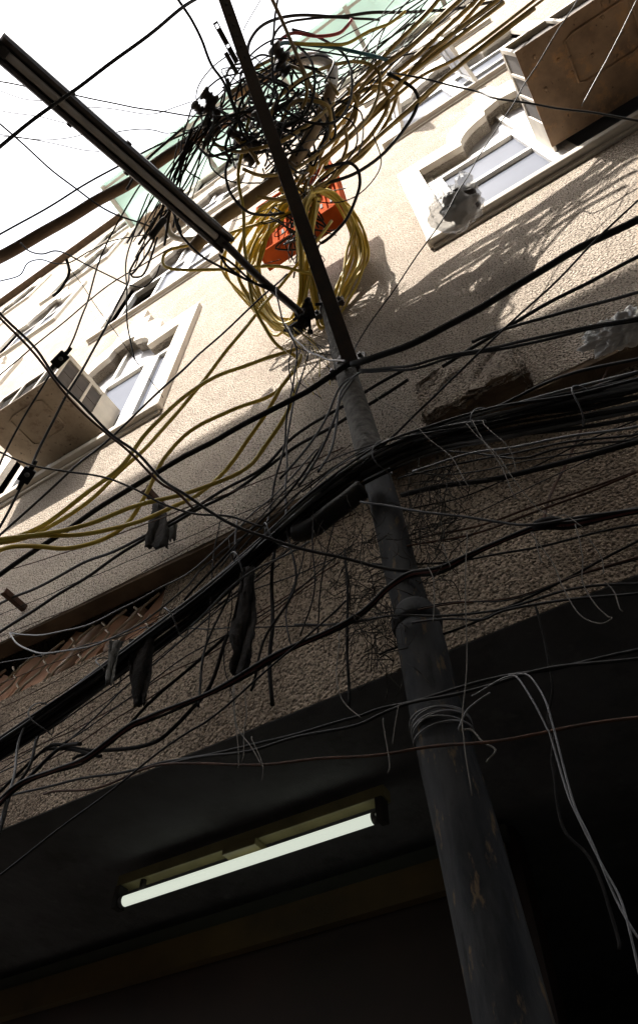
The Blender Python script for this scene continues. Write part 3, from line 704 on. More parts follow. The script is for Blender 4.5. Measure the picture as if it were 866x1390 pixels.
c_('power_cable', 'second black arch just under the highest cable along the top', [(368,60),(376,42),(388,31),(408,26),(458,24),(490,25),(515,27)], .008, 'black', t=(4.4,4.7))
c_('red_cable', 'red cable sweeping right near the top of the tangle', [(372,62),(385,50),(400,45),(429,50),(458,45),(470,36),(477,27)], .011, 'red', t=(4.4,4.6))
c_('yellow_sleeve', 'bright yellow cable curving right beneath the red one', [(380,58),(410,60),(443,60),(472,58),(501,43),(527,32),(550,15)], .010, 'yellow', t=(4.4,4.6))
c_('teal_cable', 'teal cable sweeping right beneath the red and yellow ones', [(374,64),(386,58),(400,58),(429,62),(472,68),(510,77),(530,84)], .0125, 'teal', t=(4.35,4.6))
c_('flexible_conduit', 'thick tan conduit curling through the pole top', [(262,338),(280,318),(300,298),(340,270),(384,238),(408,205),(432,165),(444,138),(449,118)], .042, 'tan', t=(4.45,4.5), cat='conduit', sides=12)
c_('wrapped_conduit', 'conduit bend wrapped in pale plastic at the pole top', [(449,120),(451,102),(446,86),(430,79),(408,80)], .040, 'whitebag', t=(4.5,4.6), cat='conduit', sides=12)
c_('flexible_conduit', 'tan conduit end emerging from plastic behind the right insulators', [(410,80),(390,86),(368,98),(345,113),(315,130)], .036, 'tan', t=(4.6,4.9), cat='conduit', sides=12)
c_('long_conduit', 'long thick brown conduit crossing the sky from the left edge', [(-15,357),(0,349),(60,316),(120,280),(180,246),(240,203),(290,172),(340,150)], .038, 'brownpipe', t=(4.3,5.2), cat='conduit', sides=12)
c_('pipe_elbow', 'short white plastic pipe bend beside the lamp end', [(228,305),(231,316),(240,323),(255,325),(272,322)], .022, 'white', t=4.9, cat='pipe', sides=12)
# left drops
c_('service_wire', 'wire hanging straight down with a free end over the left window', [(202,263),(185,307),(173,350),(172,402),(175,450),(183,487)], .0045, 'black', t=(4.2,3.7))
c_('service_wire', 'wire running down from the lamp to the connector on the air conditioner', [(205,235),(189,255),(162,298),(136,353),(121,402),(115,422),(104,450),(90,478)], .0048, 'black', t=(4.2,3.5))
c_('service_wire', 'wire continuing down from the connector in front of the air conditioner', [(80,492),(69,507),(37,559),(7,616),(-8,650)], .0048, 'black', t=(3.5,3.1))
c_('service_wire', 'wire leading from the cable splitter down to the square connector', [(176,372),(173,385),(156,422),(147,437),(115,498),(89,539),(58,602),(40,640)], .006, 'black', t=(4.0,3.0))
c_('service_wire', 'short wire leaving the square connector at the left edge', [(34,652),(26,666),(12,695),(-8,732)], .0055, 'black', t=(3.0,2.8))
c_('service_wire', 'kinked thin wire hanging across the beige roof line', [(28,330),(40,340),(58,344),(75,341),(95,347),(130,365),(172,386)], .0046, 'black', t=(4.2,4.0))
c_('service_wire', 'thin wire with a hooked bend against the sky at left', [(-10,385),(0,382),(27,373),(38,357),(55,353),(75,358),(95,356),(121,341),(153,327),(202,318)], .0036, 'black', t=(4.1,4.1))
c_('service_wire', 'hair-thin wire falling across the left window arch', [(91,357),(124,405),(162,458),(222,540)], .0022, 'black', t=(4.0,3.9))
c_('service_wire', 'thin wire rising from the left edge through the upper windows', [(-8,517),(10,500),(46,471),(72,450),(124,406),(170,373),(234,336)], .004, 'black', t=(3.8,4.2))
c_('service_wire', 'short wire curving from the splitter towards the yellow loop', [(176,387),(196,389),(212,375),(218,360)], .0045, 'black', t=4.1)
c_('taped_wire_end', 'short taped black wire end dangling over the upper windows', [(91,352),(95,370),(84,390),(72,402)], .009, 'black', t=4.1)
for i, (p, lb) in enumerate([([(-8,121),(0,123),(35,135),(62,137)], 'faint blue-grey wire highest on the left sky'), ([(-8,148),(0,150),(50,158),(95,168)], 'faint blue-grey wire second highest on the left sky'),
    ([(-8,180),(0,182),(60,190),(110,183),(140,168)], 'faint wire bending up behind the lamp in the left sky'), ([(-8,182),(0,184),(60,192),(110,203),(136,206)], 'faint wire sinking behind the lamp in the left sky'),
    ([(115,145),(150,147),(200,155),(240,145),(262,138)], 'faint wire right of the lamp against white sky'), ([(155,183),(163,178),(190,175),(210,177),(228,181),(260,176)], 'curly thin wire right of the lamp against the sky')]):
    c_('thin_wire', lb, p, .0034, 'greyw' if i < 5 else 'black', t=5.2 if i < 5 else 4.4, cat='wire')
# drops at the clamp
for lb, p in [('wire drooping from lamp clamp through the wall shadow to the bundle', [(376,390),(376,405),(385,437),(402,475),(399,515),(390,562),(385,608),(373,658),(364,701),(360,724)]),
    ('second wire drooping from lamp clamp alongside the first', [(420,470),(414,498),(399,544),(390,602),(389,650),(387,705)]),
    ('grey wire curving from the lamp clamp across to the pole band', [(388,440),(403,463),(429,482),(455,489),(470,490)]),
    ('wire curving off the pole band down to the lower left', [(490,505),(478,514),(463,533),(455,562),(435,616),(405,660)]),
    ('outer wire peeling off the pole band to the lower left', [(486,508),(465,522),(445,560),(420,605),(380,650)]),
    ('inner wire hugging the pole below the band', [(482,512),(462,540),(458,575),(448,612),(432,640)])]:
    c_('service_wire', lb, p, .0048, 'black' if 'grey' not in lb else 'greyw', t=(3.9,2.6) if p[0][1] < 480 else (2.95,2.4))
c_('hanging_cable', 'grey cable hanging straight down from the bundle over the lower wall', [(374,735),(373,744),(370,779),(369,850),(367,887),(370,957)], .0062, 'blackmatte', Y=1.24)
# lower left
c_('service_wire', 'thin pale wire bowing in front of the mesh vent, upper one', [(14,859),(58,862),(115,849),(173,823),(214,800),(258,776),(315,727),(344,695),(379,666),(430,610)], .0036, 'greyw', Y=1.3)
c_('service_wire', 'thin pale wire bowing in front of the mesh vent, lower one', [(14,859),(26,875),(49,885),(87,885),(130,874),(188,849),(250,800),(272,773),(315,739),(359,715),(410,665)], .0038, 'greyw', Y=1.26)
c_('service_wire', 'dark wire running just below the bundle over the left wall', [(46,1050),(81,1015),(139,965),(179,927),(250,866),(320,810),(380,765)], .003, 'black', Y=1.3)
c_('service_wire', 'dark wire slanting from the long rag to the lower left knot', [(310,861),(258,907),(202,956),(173,985),(141,1014),(100,1030)], .0055, 'blackmatte', Y=1.3)
c_('service_wire', 'thicker wire curving from the long rag down the left wall', [(312,858),(287,924),(263,959),(229,996),(200,1011),(144,1019),(80,1012),(60,1018)], .0062, 'blackmatte', Y=1.28)
c_('service_wire', 'straight wire crossing from the pole to the lower left corner', [(470,815),(445,840),(373,901),(287,973),(248,1000),(114,1100),(-10,1197)], .0028, 'black', Y=1.1)
c_('service_wire', 'bent black wire knotted at the lower left corner', [(-8,1084),(0,1076),(55,1021),(69,1016),(114,1021),(138,1026)], .0052, 'blackmatte', Y=1.25)
c_('service_wire', 'stiff wire rising from the lower left corner beside the knot', [(-8,1100),(14,1078),(40,1055),(80,1018),(110,1010)], .0065, 'black', Y=1.24)
c_('service_wire', 'light grey wire looping off the bundle at the lower left', [(42,975),(39,977),(26,1008),(19,1050),(14,1073),(0,1130)], .0042, 'greyw', Y=1.18)
c_('service_wire', 'black drop wire falling through the lower left corner', [(52,1000),(42,1040),(14,1078),(5,1110),(-8,1150)], .005, 'black', Y=1.2)
c_('service_wire', 'thin wire crossing at soffit level from corner to right edge', [(15,1080),(104,1059),(194,1042),(222,1036),(327,1015),(400,996),(481,976),(515,963),(562,950),(602,939),(688,918),(755,907),(880,879)], .0036, 'black', Y=1.19)
c_('service_wire', 'thin wire close under the soffit-level one, sagging right', [(222,1038),(327,1020),(400,1002),(481,985),(520,969),(562,953),(616,941),(674,927),(731,912),(789,901),(880,892)], .0036, 'black', Y=1.18)
c_('service_wire', 'brownish wire crossing lowest in front of the pole', [(60,1078),(140,1066),(220,1038),(315,1038),(400,1034),(501,1025),(573,1015),(650,1008),(731,996),(818,982),(880,972)], .0032, 'rust', Y=1.15)
c_('service_wire', 'thin wire over the soffit edge right of the pole', [(400,848),(481,845),(539,836),(602,835),(674,828),(769,802),(880,791)], .003, 'black', Y=1.2)
c_('service_wire', 'thin wire with a dip over the soffit edge right of the pole', [(560,845),(616,841),(654,840),(680,828),(731,819),(880,804)], .003, 'black', Y=1.17)
c_('service_wire', 'thin level wire behind the long rag', [(190,852),(310,853),(373,850),(445,848),(520,838)], .0026, 'black', Y=1.35)
# right
c_('rusty_wire', 'rusty brown wire hanging from white bag down to the wall knot', [(862,424),(858,433),(830,489),(804,544),(781,602),(757,649),(743,687),(733,711)], .0048, 'rust', t=(2.9,2.0))
c_('service_wire', 'fine wire running from the top edge through the bag to the clamp', [(790,-10),(783,0),(720,101),(697,139),(650,212),(625,255),(592,310),(495,450),(480,480)], .0034, 'black', t=(4.3,3.2))
c_('service_wire', 'fine grey wire crossing beneath the right air conditioner', [(870,-10),(864,0),(838,52),(815,95),(789,144)], .0028, 'greyw', t=3.6)
c_('service_wire', 'black wire crossing the right air conditioner to the frame edge', [(528,98),(550,102),(602,113),(650,126),(674,133),(737,144),(804,153),(880,167)], .006, 'black', t=(4.6,3.6))
for lb, p in [('white wire strand hanging lower right, left of its twin', [(640,945),(674,924),(691,918),(703,921),(720,950),(740,988),(746,1000),(770,1073),(788,1114),(815,1173),(840,1222),(856,1280),(868,1330)]),
              ('white wire strand hanging lower right, right of its twin', [(690,916),(703,914),(720,917),(740,947),(752,988),(774,1083),(801,1139),(840,1225),(880,1295)])]:
    c_('white_wire', lb, p, .0018, 'silver', Y=1.12, cat='wire')
c_('dark_cord', 'dark cord dangling beside the white wire strands', [(726,822),(740,869),(748,930),(741,973),(750,992),(748,1031),(753,1052),(765,1121),(795,1156),(812,1190),(826,1239),(840,1290)], .0028, 'blackmatte', Y=1.2)
c_('hanging_thread', 'straight pale thread hanging beside the pole step', [(633,721),(633,800),(632,850),(631,915),(628,970),(632,1010),(640,1080)], .0012, 'thread', Y=1.1, cat='thread')
for p in [[(720,722),(745,760),(758,790),(764,800),(790,835),(815,845),(830,838)], [(780,712),(788,760),(790,790),(810,820),(829,838)], [(798,730),(812,755),(815,780)], [(820,790),(836,805),(845,830)], [(722,722),(730,745),(738,765)],
          [(318,935),(322,980),(330,1000),(345,1025),(355,1040)], [(332,930),(335,965),(330,990),(328,1035)], [(318,930),(320,1000),(322,1045)], [(342,1000),(356,1036),(355,1060)], [(545,955),(538,985),(533,1010)], [(520,975),(523,1010),(526,1050)], [(460,860),(462,940),(490,975)], [(610,770),(605,760),(600,740)], [(580,770),(586,790),(587,845)]]:
    c_('hanging_thread', 'short frayed pale thread dangling from wires over the lower wall', p, .0013, 'thread', Y=1.14, group='frayed threads over the lower wall', cat='thread', wob=.004)
for p in [[(500,530),(575,585),(620,635),(640,660)], [(632,575),(660,600),(680,640),(705,680)], [(640,570),(668,610),(690,645),(735,690),(765,705)], [(655,570),(685,605),(700,640)], [(760,700),(790,715)]]:
    c_('fine_strand', 'fine pale strand trailing over the right half of the bundle', p, .0011, 'thread', Y=1.08, group='fine pale strands on the right bundle', cat='thread', wob=.006)
# silver tie wire on the pole
for k in range(6):
    c0 = atY(600, 993, YP); d = (atY(598, 985, YP)-c0).normalized(); u = d.orthogonal().normalized(); w = d.cross(u); bm = bmesh.new()
    tl = R.uniform(-.25, .25); ph = R.random()*6; off = d*(k-2.5)*.007
    tube(bm, [c0+off+(u*math.cos(a)+w*math.sin(a))*.068+d*tl*.06*math.sin(a+ph) for a in [i*math.pi/18 for i in range(36)]], .0022, 6, True)
    tag(link('tie_wire', bm, M['silver']), 'turn of silver tie wire wrapped around the lower pole', 'wire', 'silver wire turns round the pole')
c_('tie_wire', 'silver wire tail rising right from the pole wrap', [(622,990),(632,968),(645,955),(665,940)], .002, 'silver', Y=1.16, cat='wire')
c_('tie_wire', 'silver wire tail curling down right from the pole wrap', [(622,990),(640,988),(655,1005),(672,1018),(660,1035)], .002, 'thread', Y=1.16, cat='wire')

# the trunk of bundled cables in front of the pole
path = [(-25,1033),(60,976),(130,926),(200,873),(280,811),(340,760),(400,703),(455,660),(520,622),(590,594),(680,573),(780,552),(890,528)]
GB = 'black cables bundled into one trunk across the pole'
for k in range(24):
    a = R.uniform(0, 2*math.pi); rr = math.sqrt(R.random())*(1.35 if k % 5 == 0 else 1); pts = []
    ph = R.uniform(0, 6)
    for i, (u, v) in enumerate(path):
        sp = (13,13,14,14,14,12,12,14,17,20,25,29,32)[i]
        aa = a+.35*math.sin(i*.8+ph); Yk = 1.17+.035*math.sin(aa+1.3)*rr + (0 if 5 < i < 11 else .03)
        pts.append(atY(u+sp*.45*rr*math.cos(aa), v+sp*rr*math.cos(aa)+R.uniform(-2.5,2.5), Yk))
    p = spline(pts, 6); bm = bmesh.new(); tube(bm, p, R.choice((.0035,.0045,.0055,.0065,.009)), 7)
    grey = k % 3 == 1  # grey strands stand in for highlights along black cables
    tag(link('bundled_cable', bm, M['blackmatte' if k % 2 else 'black'] if not grey else M['greyw']), ('grey' if grey else 'black')+' cable bound into the thick trunk sagging across the pole', 'cable', GB if not grey else 'trunk cables greyed for strand highlights')
c_('cable_sleeve', 'thick black sleeve under the trunk just left of the pole', [(402,722),(425,715),(450,697),(472,682),(492,664)], .035, 'black', Y=1.2, cat='sleeve', sides=12)
for k in range(8):
    u = (60,150,240,330,372,520,655,790)[k]; i = max(j for j in range(len(path)-1) if path[j][0] <= u); f = (u-path[i][0])/(path[i+1][0]-path[i][0]); v = path[i][1]+f*(path[i+1][1]-path[i][1])
    c0 = atY(u, v, 1.18); d = (atY(*path[i+1], 1.18)-atY(*path[i], 1.18)).normalized(); q = d.orthogonal().normalized(); w = d.cross(q); bm = bmesh.new()
    tube(bm, [c0+(q*math.cos(a)+w*math.sin(a))*.058+d*.012*math.sin(a*2+k) for a in [i_*math.pi/12 for i_ in range(24)]], .0025, 5, True)
    tag(link('binding_wire', bm, M['greyw']), 'thin wire tie bound round the cable trunk', 'wire', 'wire ties round the trunk')
for p in [[(318,759),(356,715),(408,666),(470,625),(540,600)], [(300,770),(350,705),(420,640),(500,605),(600,585)], [(395,690),(450,640),(520,600),(600,578),(660,572)], [(410,668),(480,618),(560,590),(650,580)], [(250,815),(330,730),(400,660),(440,600)], [(420,735),(330,785),(260,850)], [(560,640),(640,615),(720,603),(880,575)]]:
    c_('loose_cable', 'thin cable straying loose along the trunk near the pole', p, R.choice((.0028,.0036,.0045)), R.choice(('greyw','black','blackmatte')), Y=1.14, group='loose cables beside the trunk')

# random tangle at the pole top
hubs = [(286,150,4.35),(275,165,4.4),(330,190,4.4),(345,200,4.4),(380,85,4.4),(372,150,4.3),(340,140,4.3),(395,215,4.5),(360,230,4.5),(310,110,4.35),(325,85,4.3),(255,180,4.4),(425,130,4.6),(442,165,4.6),(300,205,4.4),(405,65,4.5),(388,120,4.4),(420,215,4.6),(410,180,4.5),(375,175,4.3)]
GT = 'black wires tangled round the pole top'
for k in range(40):
    a, b = R.sample(hubs, 2); pts = [at(a[0]+R.gauss(0,8), a[1]+R.gauss(0,8), a[2]+R.gauss(0,.06))]
    n = R.choice((2,3,3,4)); sp = R.choice((10,16,24))
    for i in range(1, n+1):
        f = i/(n+1); pts.append(at(a[0]+(b[0]-a[0])*f+R.gauss(0,sp), a[1]+(b[1]-a[1])*f+R.gauss(0,sp)+10*math.sin(f*3.14), a[2]+(b[2]-a[2])*f+R.gauss(0,.14)))
    pts.append(at(b[0]+R.gauss(0,8), b[1]+R.gauss(0,8), b[2]+R.gauss(0,.06)))
    bm = bmesh.new(); tube(bm, spline(pts, 6), R.choice((.0032,.004,.0055,.007,.0085)), 6)
    tag(link('tangled_wire', bm, M[R.choice(('black','black','blackmatte'))]), 'black wire lost in the tangle around the pole top', 'wire', GT)
for k in range(40):
    cx_, cy_ = R.gauss(370, 42), R.gauss(165, 30); ra, rb = R.uniform(38, 95), R.uniform(28, 70); a0 = R.random()*6.28; sw = R.uniform(2.0, 4.6)*R.choice((-1, 1)); tl = R.uniform(-.9, -.4)
    pts = []
    for i in range(8):
        a = a0+sw*i/7; x, y = ra*math.cos(a), rb*math.sin(a)
        pts.append(at(cx_+x*math.cos(tl)-y*math.sin(tl)+R.gauss(0,2.5), max(22, cy_+x*math.sin(tl)+y*math.cos(tl)+R.gauss(0,2.5)), 4.4+.2*math.sin(a*1.3+k)))
    bm = bmesh.new(); oc = k % 5 == 0; tube(bm, spline(pts, 6), R.choice((.004,.0055,.007,.009)) if not oc else .0115, 7)
    tag(link('looping_wire', bm, M['ochre' if oc else R.choice(('black','black','blackmatte'))]), ('ochre cable' if oc else 'black wire')+' swinging in a wide loop through the tangle', 'wire', 'wide ochre loops through the tangle' if oc else 'wide black loops through the tangle')
for k in range(5):
    x0, y0 = R.uniform(375, 420), R.uniform(225, 300); s1 = R.uniform(-.82, -.62); x2 = R.uniform(540, 640); y2 = y0-30+s1*(x2-x0)
    pts = [at(x0, y0, 4.75), at(x0+(x2-x0)*.33+R.gauss(0,8), y0+(y2-y0)*.42+R.gauss(8,8), 4.7), at(x0+(x2-x0)*.7+R.gauss(0,6), y0+(y2-y0)*.74+R.gauss(0,7), 4.65), at(x2, y2, 4.6), at(x2+120, y2-92, 4.6)]
    bm = bmesh.new(); tube(bm, spline(pts, 8), R.choice((.009,.011,.014)), 7)
    tag(link('ochre_cable', bm, M['ochre']), 'ochre cable packed in the sheaf sweeping to the upper right', 'cable', 'ochre cables packed in the upper right sheaf')
# wires that leave the tangle to the upper right and lower left
for k in range(22):
    a = R.choice(hubs); s = R.uniform(-.85, -.5); x1 = R.uniform(470, 640); y1 = max(-25, 175+s*(x1-360)*1.0+R.gauss(0,25)); pts = [at(a[0], a[1], a[2]), at((a[0]+x1)/2+R.gauss(0,14), (a[1]+y1)/2+R.gauss(6,14), 4.6), at(x1, y1, 4.7)]
    if R.random() < .6: pts.append(at(x1+90, y1-75+R.gauss(0,10), 4.8))
    bm = bmesh.new(); tube(bm, spline(pts, 8), R.choice((.003,.004,.006)), 6)
    tag(link('stray_wire', bm, M['black']), 'black wire leaving the tangle towards the upper right', 'wire', 'black wires leaving the tangle to the right')
for k in range(20):
    a = R.choice([(286,160,4.4),(275,175,4.4),(300,160,4.35),(255,185,4.4)]); x1 = R.uniform(170, 265); y1 = 300+(250-x1)*.4+R.gauss(0,28)
    pts = [at(a[0]+R.gauss(0,8), a[1]+R.gauss(0,8), a[2]), at((a[0]+x1)/2-R.uniform(0,22), (a[1]+y1)/2+R.gauss(0,12), 4.4), at(x1, y1, 4.35)]
    bm = bmesh.new(); tube(bm, spline(pts, 8), R.choice((.003,.004,.006,.008)), 6)
    tag(link('stray_wire', bm, M['black']), 'black wire drooping from the left insulators behind the lamp', 'wire', 'black wires drooping behind the lamp')
for k in range(26):
    a = (R.uniform(390,440), R.uniform(215,330), R.uniform(4.6,4.9)); pts = [at(*a)]
    for i in range(3): pts.append(at(a[0]+R.gauss(-10,26), a[1]+R.gauss(20,26), a[2]+R.gauss(0,.1)))
    bm = bmesh.new(); tube(bm, spline(pts, 6), R.choice((.003,.004,.007)), 6)
    tag(link('tangled_wire', bm, M[R.choice(('black','blackmatte','greyw','black'))]), 'wire curling out of the open orange junction box', 'wire', 'wires spilling from the junction box')
for k in range(20):
    a = (R.uniform(395,420), R.uniform(440,470), 3.95); b = (R.uniform(395,470), R.uniform(480,545), R.uniform(3.3,3.6))
    pts = [at(*a), at((a[0]+b[0])/2+R.gauss(0,12), (a[1]+b[1])/2+R.gauss(0,6), 3.75), at(*b)]
    bm = bmesh.new(); tube(bm, spline(pts, 6), R.choice((.0018,.0025,.0035)), 5)
    tag(link('tangled_wire', bm, M[R.choice(('blackmatte','ochre','yellow','blackmatte'))]), 'fine wire tuft hanging under the lamp clamp', 'wire', 'fine wires under the lamp clamp')
for k in range(12):
    y0, y1 = R.uniform(770, 1090), R.uniform(560, 800)
    if y0-y1 < 120: y1 = y0-R.uniform(150, 330)
    x1 = R.uniform(430, 560); pts = [(-14, y0)]+[(x1*f, y0+(y1-y0)*f+R.uniform(4,18)*4*f*(1-f)+R.gauss(0,4)) for f in (.25,.5,.75)]+[(x1, y1)]
    c_('strung_wire', 'thin dark wire strung between the left edge and the pole', pts, R.choice((.0018,.0024,.0032)), R.choice(('black','blackmatte','rust')), Y=R.uniform(1.22,1.42), group='thin wires strung left of the pole', cat='wire')
for k in range(9):
    y1, y0 = R.uniform(500, 770), 0; y0 = y1+R.uniform(30, 170); x0 = R.uniform(505, 575); pts = [(x0, y0)]+[(x0+(880-x0)*f, y0+(y1-y0)*f+R.uniform(4,16)*4*f*(1-f)+R.gauss(0,3)) for f in (.25,.5,.75)]+[(882, y1)]
    c_('strung_wire', 'thin dark wire strung between the pole and the right edge', pts, R.choice((.0018,.0024,.0032)), R.choice(('black','blackmatte','rust')), Y=R.uniform(1.2,1.42), group='thin wires strung right of the pole', cat='wire')
for k in range(8):
    x0, y0 = R.uniform(290, 500), R.uniform(640, 760); x1 = x0+R.uniform(-60, 25); y1 = y0+R.uniform(110, 260)
    c_('strung_wire', 'thin wire dangling loosely left of the pole', [(x0,y0), (x0+(x1-x0)*.3+R.gauss(0,9), y0+(y1-y0)*.35), (x0+(x1-x0)*.7+R.gauss(0,9), y0+(y1-y0)*.7), (x1,y1)], R.choice((.0018,.0024,.004)), R.choice(('black','blackmatte')), Y=R.uniform(1.15,1.3), group='thin wires dangling left of the pole', cat='wire')
# dry fibres caught round the pole
def fibres(label, zones, n, Y0, Y1):
    bm = bmesh.new()
    for k in range(n):
        u0, v0, su, sv = R.choice(zones); u, v = R.gauss(u0, su), R.gauss(v0, sv); Yk = R.uniform(Y0, Y1); a = R.choice((R.gauss(1.6,.7), R.gauss(-.7,.5), R.random()*6.28)); pts = []
        for i in range(5):
            pts.append(atY(u, v, Yk)); a += R.gauss(0,.38); st = R.uniform(5,17); u += st*math.cos(a); v += st*math.sin(a)*1.1+2; Yk = min(1.46, max(1.0, Yk+R.gauss(0,.015)))
        tube(bm, spline(pts, 3), R.choice((.0007,.001,.0015)), 4)
    return tag(link('dry_fibre', bm, M['fibre']), label, 'fibre', kind='stuff')
fibres('mass of dry dark fibres and wire ends caught beside the pole', [(485,790,22,40),(470,720,25,30),(580,690,22,35),(575,740,16,25),(515,850,18,30),(590,650,22,18)], 420, 1.15, 1.42)

bm = bmesh.new(); A = atY(722, 715, 1.15); B = atY(762, 705, 1.15); lathe(bm, [(0,.006),(.15,.013),(.4,.016),(.7,.014),(.9,.010),(1,.005)], A, B, 10)
tag(link('taped_joint', bm, M['blackmatte']), 'lumpy taped wire joint where the rusty wire ends', 'wire joint')
# splitters and connectors
def connector(name, label, a, b, r, Yt=None):
    bm = bmesh.new(); lathe(bm, [(0,r*.5),(0,r*.8),(.08,r),(.92,r),(1,r*.8),(1,r*.4)], a, b, 8)
    return tag(link(name, bm, M['black']), label, 'connector')
def block(name, label, u, v, t, du, dv, w):
    A, B = at(u-du, v-dv, t), at(u+du, v+dv, t); d = (B-A).normalized(); s = d.cross((A-EYE).normalized()).normalized(); n = s.cross(d)
    mt = Matrix(((*s,0),(*n,0),(*d,0),(0,0,0,1))).transposed(); mt.translation = A; l = (B-A).length
    e = empty(name, tuple(A), label, 'connector'); bm = bmesh.new()
    bevbox(bm, (-w,-w*.6,0), (w,w*.6,l), .006, 0, mt); link('body', bm, M['black'], e)
    bm = bmesh.new(); lathe(bm, [(0,.009),(.5,.011),(1,.006)], mt @ Vector((0,-w*.61,l*.6)), mt @ Vector((0,-w*.61-.012,l*.6)), 12); lathe(bm, [(0,.009),(.5,.011),(1,.006)], mt @ Vector((0,w*.61,l*.6)), mt @ Vector((0,w*.61+.012,l*.6)), 12); link('bolt', bm, M['silver'], e)
    for sgn in (0, 1):
        bm = bmesh.new(); lathe(bm, [(0,.012),(1,.007)], mt @ Vector((0,0,l if sgn else 0)), mt @ Vector((0,0,l+.04 if sgn else -.04)), 10); link('gland', bm, M['black'], e)
block('cable_connector', 'black cable connector on the corner of the left air conditioner', 82, 488, 3.4, 8, -8, .026)
block('cable_connector', 'black cable connector below the left air conditioner', 37, 645, 2.95, 6, -9, .026)
connector('cable_splitter', 'black cable splitter hanging under the lamp middle', at(224,297,4.05), at(205,322,4.0), .02)
for p in [[(207,320),(192,340),(180,362),(176,372)], [(210,322),(200,345),(186,366),(178,374)], [(214,322),(205,350),(195,372),(182,376),(176,370)]]:
    c_('splitter_lead', 'black lead joining the cable splitter to the wire below', p, .0062, 'black', t=4.02, group='leads of the cable splitter')
c_('splitter_lead', 'black stem joining the cable splitter to the lamp', [(235,272),(230,287),(222,300)], .009, 'black', t=4.08)
for p in [[(235,285),(245,315),(270,345),(300,362),(345,385),(365,388)], [(298,345),(310,362),(335,380),(365,392)], [(300,348),(318,360),(348,385),(380,400)]]:
    c_('lamp_lead', 'black lead drooping along the arm of the street lamp', p, .0075, 'black', t=4.15, group='leads along the lamp arm')

# wall brackets, rags, bags
def bracket(label, u0, v0, Y0, ln, w):
    a = atY(u0, v0, Y0); bm = bmesh.new()
    bevbox(bm, (a.x-w, a.y-ln, a.z-.004), (a.x+w, a.y+.02, a.z+.004), .002); bevbox(bm, (a.x+w-.006, a.y-ln, a.z+.005), (a.x+w, a.y+.02, a.z+w*2), .002)
    return tag(link('wall_bracket', bm, M['rust']), label, 'bracket')
bracket('rusty iron bracket with a black cloth hung on it', 222, 694, 1.49, .17, .02)
bracket('rusty iron bracket stub jutting from wall at the left edge', 31, 827, 1.49, .15, .016)
def rag(label, rows, Y, m, name='rag', group=None):
    """rows: (uL, uR, v) down the cloth"""
    bm = bmesh.new(); nx = 9; grid = []
    rr = []
    for (a, b) in zip(rows, rows[1:]):
        for k in range(4): f = k/4; rr.append(tuple(a[i]+(b[i]-a[i])*f for i in range(3)))
    rr.append(rows[-1])
    ph = R.random()*6
    for j, (ul, ur, v) in enumerate(rr):
        row = []
        for i in range(nx):
            f = i/(nx-1); e = R.uniform(-1.5,1.5) if i in (0, nx-1) else 0
            row.append(bm.verts.new(atY(ul+(ur-ul)*f+e, v+R.uniform(-1,1)+(R.uniform(-2.5,2.5) if j == len(rr)-1 else 0), Y+.009*math.sin(f*8+ph+j*.3)+.005*math.sin(f*21+j*.7))))
        grid.append(row)
    for A, B in zip(grid, grid[1:]):
        for i in range(nx-1): bm.faces.new((A[i], A[i+1], B[i+1], B[i])).smooth = True
    o = link(name, bm, M[m]); s = o.modifiers.new('thickness', 'SOLIDIFY'); s.thickness = .004
    return tag(o, label, 'cloth', group)
rag('long torn grey rag hanging from the trunk left of the pole', [(328,344,770),(325,346,800),(314,348,845),(312,345,865),(317,340,885),(312,339,905),(315,337,918)], 1.17, 'rag')
rag('short black rag hanging under the trunk over the vent corner', [(175,209,868),(176,208,890),(177,206,915),(181,201,940),(184,196,958)], 1.19, 'rag')
rag('small frayed grey rag draped over the trunk', [(150,168,870),(148,163,885),(146,157,905),(145,153,930)], 1.13, 'ragg')
rag('black cloth hanging from the rusty wall bracket', [(209,222,682),(204,228,705),(199,229,725),(196,228,745)], 1.38, 'rag')
rag('little white scrap of cloth beside the black cloth', [(229,240,708),(228,241,720),(230,238,733)], 1.44, 'ragg')
def blob(bm, c, s, seed, amp=.25, sub=4, fr=3.2):
    rr = random.Random(seed); n0 = len(bm.verts)
    r_ = bmesh.ops.create_icosphere(bm, subdivisions=sub, radius=1)
    ks = [(Vector((rr.gauss(0,1),rr.gauss(0,1),rr.gauss(0,1)))*fr, rr.random()*6) for _ in range(9)]
    for v in r_['verts']:
        n = v.co.copy(); d = sum(abs(math.sin(n.dot(k)+p)) for k, p in ks)/len(ks)-.6
        v.co = c+Vector((n.x*s[0], n.y*s[1], n.z*s[2]))*(1+amp*d*2.2)
b0 = at(618, 283, 3.9)
bag = empty('plastic_bag', tuple(b0), 'clear plastic bag with dark contents snagged on a wire before the window', 'plastic bag')
bm = bmesh.new(); blob(bm, b0, (.14,.11,.165), 3, .42); ob = link('bag_film', bm, M['clearbag'], bag, smooth=True)
bm = bmesh.new(); blob(bm, b0+Vector((.03,-.01,-.035)), (.10,.085,.09), 9, .5); link('contents', bm, M['bagdark'], bag, smooth=True)
bm = bmesh.new(); blob(bm, at(630, 247, 3.9), (.05,.05,.08), 5, .5, 3); link('neck', bm, M['clearbag'], bag, smooth=True)
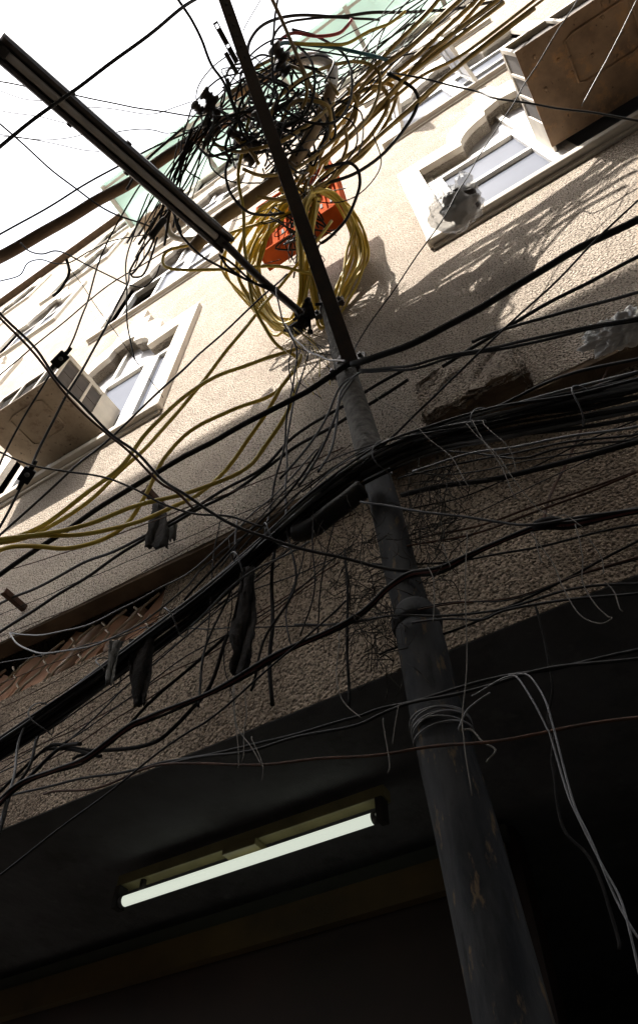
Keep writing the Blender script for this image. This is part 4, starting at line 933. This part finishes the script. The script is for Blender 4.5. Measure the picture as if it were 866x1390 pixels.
b1 = at(846, 447, 2.3)
bm = bmesh.new(); blob(bm, b1, (.115,.05,.05), 12, .75, 5, 5.0); blob(bm, b1+Vector((-.06,-.01,.03)), (.055,.03,.03), 14, .8, 4, 5.0)
tag(link('plastic_bag', bm, M['whitebag'], smooth=True), 'crumpled white plastic bag caught on wires at the right edge', 'plastic bag')

# ------------------------------------------------------------------ camera, sky, sun
cam = bpy.data.cameras.new('camera'); co = bpy.data.objects.new('camera', cam); COL.objects.link(co); sc.camera = co
cam.sensor_fit = 'VERTICAL'; cam.sensor_height = 36; cam.lens = 36*F/1390; cam.shift_y = -45/1390; cam.clip_start = .05; cam.clip_end = 1500
co.matrix_world = Matrix(((RT.x,UP.x,-FWD.x,EYE.x),(RT.y,UP.y,-FWD.y,EYE.y),(RT.z,UP.z,-FWD.z,EYE.z),(0,0,0,1)))
sd = Vector((.105,.566,-.818)).normalized()
sun = bpy.data.lights.new('sun', 'SUN'); sun.energy = 4.1; sun.angle = math.radians(.5); sun.color = (1,.94,.86)
so = bpy.data.objects.new('sun', sun); COL.objects.link(so); so.rotation_euler = sd.to_track_quat('-Z','Y').to_euler()
wd = bpy.data.worlds.new('World'); sc.world = wd; wd.use_nodes = True; nt = wd.node_tree
sky = nt.nodes.new('ShaderNodeTexSky'); sky.sky_type = 'NISHITA'; sky.sun_disc = False
sky.sun_elevation = math.asin(-sd.z); sky.sun_rotation = math.atan2(-sd.x, -sd.y); sky.dust_density = 6; sky.air_density = 1.2; sky.ozone_density = .6
hsv = nt.nodes.new('ShaderNodeHueSaturation'); hsv.inputs['Saturation'].default_value = .35
nt.links.new(sky.outputs[0], hsv.inputs['Color']); bg = nt.nodes['Background']; nt.links.new(hsv.outputs[0], bg.inputs[0]); bg.inputs[1].default_value = .15
sc.view_settings.view_transform = 'Standard'; sc.view_settings.look = 'None'; sc.view_settings.exposure = 1.57; sc.view_settings.gamma = 1
sc.cycles.max_bounces = 6; sc.cycles.transparent_max_bounces = 8
sc.cycles.use_denoising = True
